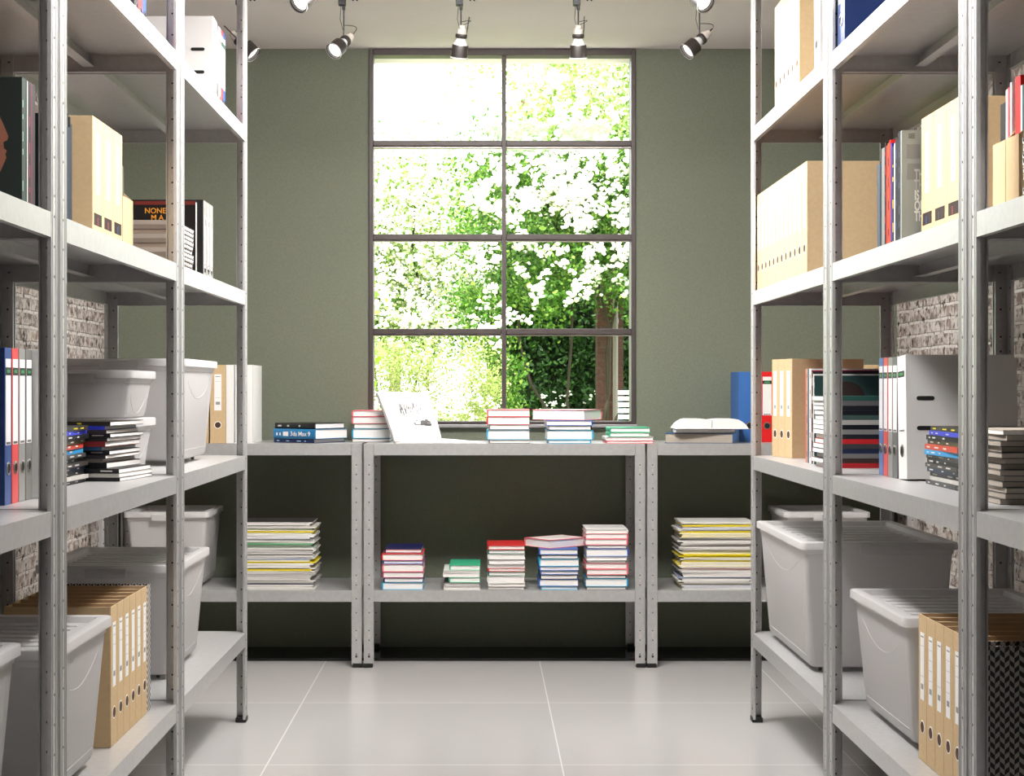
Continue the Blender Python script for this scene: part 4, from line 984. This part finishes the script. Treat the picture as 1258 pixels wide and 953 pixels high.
# trees above, overblown glare put into their pale leaf colours
o = plant('blossom_tree', 'pale blossoming tree filling the upper right window panes', 'tree')
pts = clumpy(40000, ((-.5, 2.9), (15.2, 16.6), (2.9, 5.6)), 110, .17, lambda p: min(1, max(.06, (p[0]+.45-(p[2]-3.7)*.35)*.85)))
leaves('foliage', pts, .045, [G3, G4, GP1, GP1, GP2], o)
bl = clumpy(560, ((-.5, 2.9), (15.0, 15.8), (2.9, 5.4)), 90, .1, lambda p: min(1, max(.05, p[0]+.3)))
tag(blossoms('blossoms', bl, .03, [WB1, WB2], o), kind='stuff')
mb = MB(); mb.tube([(1.6, 16, .199), (1.55, 16, 1.2), (1.4, 15.9, 2.6), (1.3, 15.8, 3.8)], .09, 10); mb.tube([(1.4, 15.9, 2.6), (.8, 15.8, 3.5), (.4, 15.8, 4.1)], .04, 8); mb.tube([(1.4, 15.9, 2.4), (2.0, 16, 3.5), (2.4, 16, 4.4)], .04, 8); mb.build('trunk', mat((96, 80, 62), .9), o)
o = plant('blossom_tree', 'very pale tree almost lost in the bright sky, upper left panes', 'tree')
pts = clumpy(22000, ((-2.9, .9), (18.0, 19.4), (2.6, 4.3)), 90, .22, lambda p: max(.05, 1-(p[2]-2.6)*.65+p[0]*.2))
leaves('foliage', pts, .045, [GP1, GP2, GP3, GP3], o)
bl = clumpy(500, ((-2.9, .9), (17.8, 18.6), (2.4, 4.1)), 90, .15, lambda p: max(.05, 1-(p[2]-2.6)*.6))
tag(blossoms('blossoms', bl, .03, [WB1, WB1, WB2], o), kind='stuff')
mb = MB(); mb.tube([(-1.1, 18.8, .199), (-1.05, 18.8, 1.2), (-1, 18.7, 2.6), (-.8, 18.7, 3.6)], .07, 10); mb.build('trunk', mat((110, 96, 78), .9), o)
# yellow green flowering shrub, lower left
o = plant('flowering_shrub', 'feathery yellow-green shrub behind the open book, lower left panes')
V = []; pts = clumpy(34000, ((-1.5, .12), (10.1, 11.0), (.55, 1.52)), 260, .055, lambda p: 1 if p[2] < 1.5-.25*abs(p[0]+.45) else .1)
leaves('foliage', pts, .018, [YG1, YG2, YG3, YG1, G3], o)
bl = clumpy(260, ((-1.4, .15), (10.0, 10.2), (.8, 1.15)), 60, .04)
tag(blossoms('blossoms', bl, .010, [WB1, WB2], o, 4), kind='stuff')
stems(o, (-.5, 10.4, .199), [(x, 10.4, 1.1) for x in (-1.2, -.9, -.6, -.3, 0)], .006, mat((140, 150, 80), .8))
o = plant('leafy_shrub', 'bright green leafy shrub at the window\'s lower left edge')
leaves('foliage', clumpy(2600, ((-1.4, -.70), (9.25, 9.5), (.75, 1.9)), 40, .055), .05, [G3, G4, leafmat((150, 200, 50))], o)
stems(o, (-1.0, 9.4, .199), [(-1.1, 9.4, 1.6), (-.85, 9.4, 1.4)], .008)
# ivy wall with its shade put into dark leaf colours, brick pillar
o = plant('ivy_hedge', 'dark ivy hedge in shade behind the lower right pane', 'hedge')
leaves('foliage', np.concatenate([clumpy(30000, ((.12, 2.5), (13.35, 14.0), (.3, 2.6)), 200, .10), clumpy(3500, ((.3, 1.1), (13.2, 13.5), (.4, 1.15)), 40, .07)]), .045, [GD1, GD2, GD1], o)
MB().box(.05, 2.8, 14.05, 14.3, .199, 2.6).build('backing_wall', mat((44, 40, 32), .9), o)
bl = clumpy(22, ((.45, 1.0), (13.0, 13.2), (1.0, 1.12)), 8, .02)
blossoms('blossoms', bl, .010, [WB1], o, 3)
pbm = brick_mat(0)
for n_ in pbm.node_tree.nodes:
    if n_.type == 'TEX_BRICK':
        n_.inputs['Color1'].default_value = (*lin((92, 54, 40)), 1); n_.inputs['Color2'].default_value = (*lin((62, 38, 30)), 1); n_.inputs['Mortar'].default_value = (*lin((84, 70, 60)), 1)
    if n_.type == 'MIX': n_.inputs[7].default_value = (*lin((76, 46, 36)), 1)
tag(MB().box(X(734, 12.72), X(766, 12.72), 12.72, 12.95, .199, 2.2).build('brick_pillar', pbm), 'red brick pillar behind the window\'s lower right pane', 'pillar', kind='thing')
t = thing('drainpipe', 'pale vertical pipe in front of the brick pillar outside', 'pipe', (X(756, 12.67), 12.67, .2))
MB().lathe([(.022, 0), (.022, 2.3)], 14).build('pipe', mat((116, 106, 98), .5), t, smooth=True)
MB().lathe([(.027, 1.5), (.027, 1.54)], 14).build('bracket', mat((110, 104, 98), .4), t)
# white slatted garden chair
t = thing('garden_chair', 'white slatted garden chair seen at the window\'s lower right corner', 'chair', (X(762, 9.2)+.21, 9.2, .2))
CHW = mat((236, 238, 236), .5); CHD = mat((40, 70, 70), .5)
SC = 1.0
for s in (-1, 1):
    MB().box(s*.2*1-.012, s*.2+.012, .10, .125, 0, .92*SC).build('back_post', CHD, t)
    MB().box(s*.2-.012, s*.2+.012, -.30, -.275, 0, .45*SC).build('leg', CHD, t)
for i in range(10):
    z = .602+i*.0365
    MB().box(-.215, .215, .085, .099, z, z+.024).build('back_slat', CHW, t, bevel=.003)
MB().box(-.21, .21, -.31, .125, .45*SC, .45*SC+.02).build('seat', CHW, t)
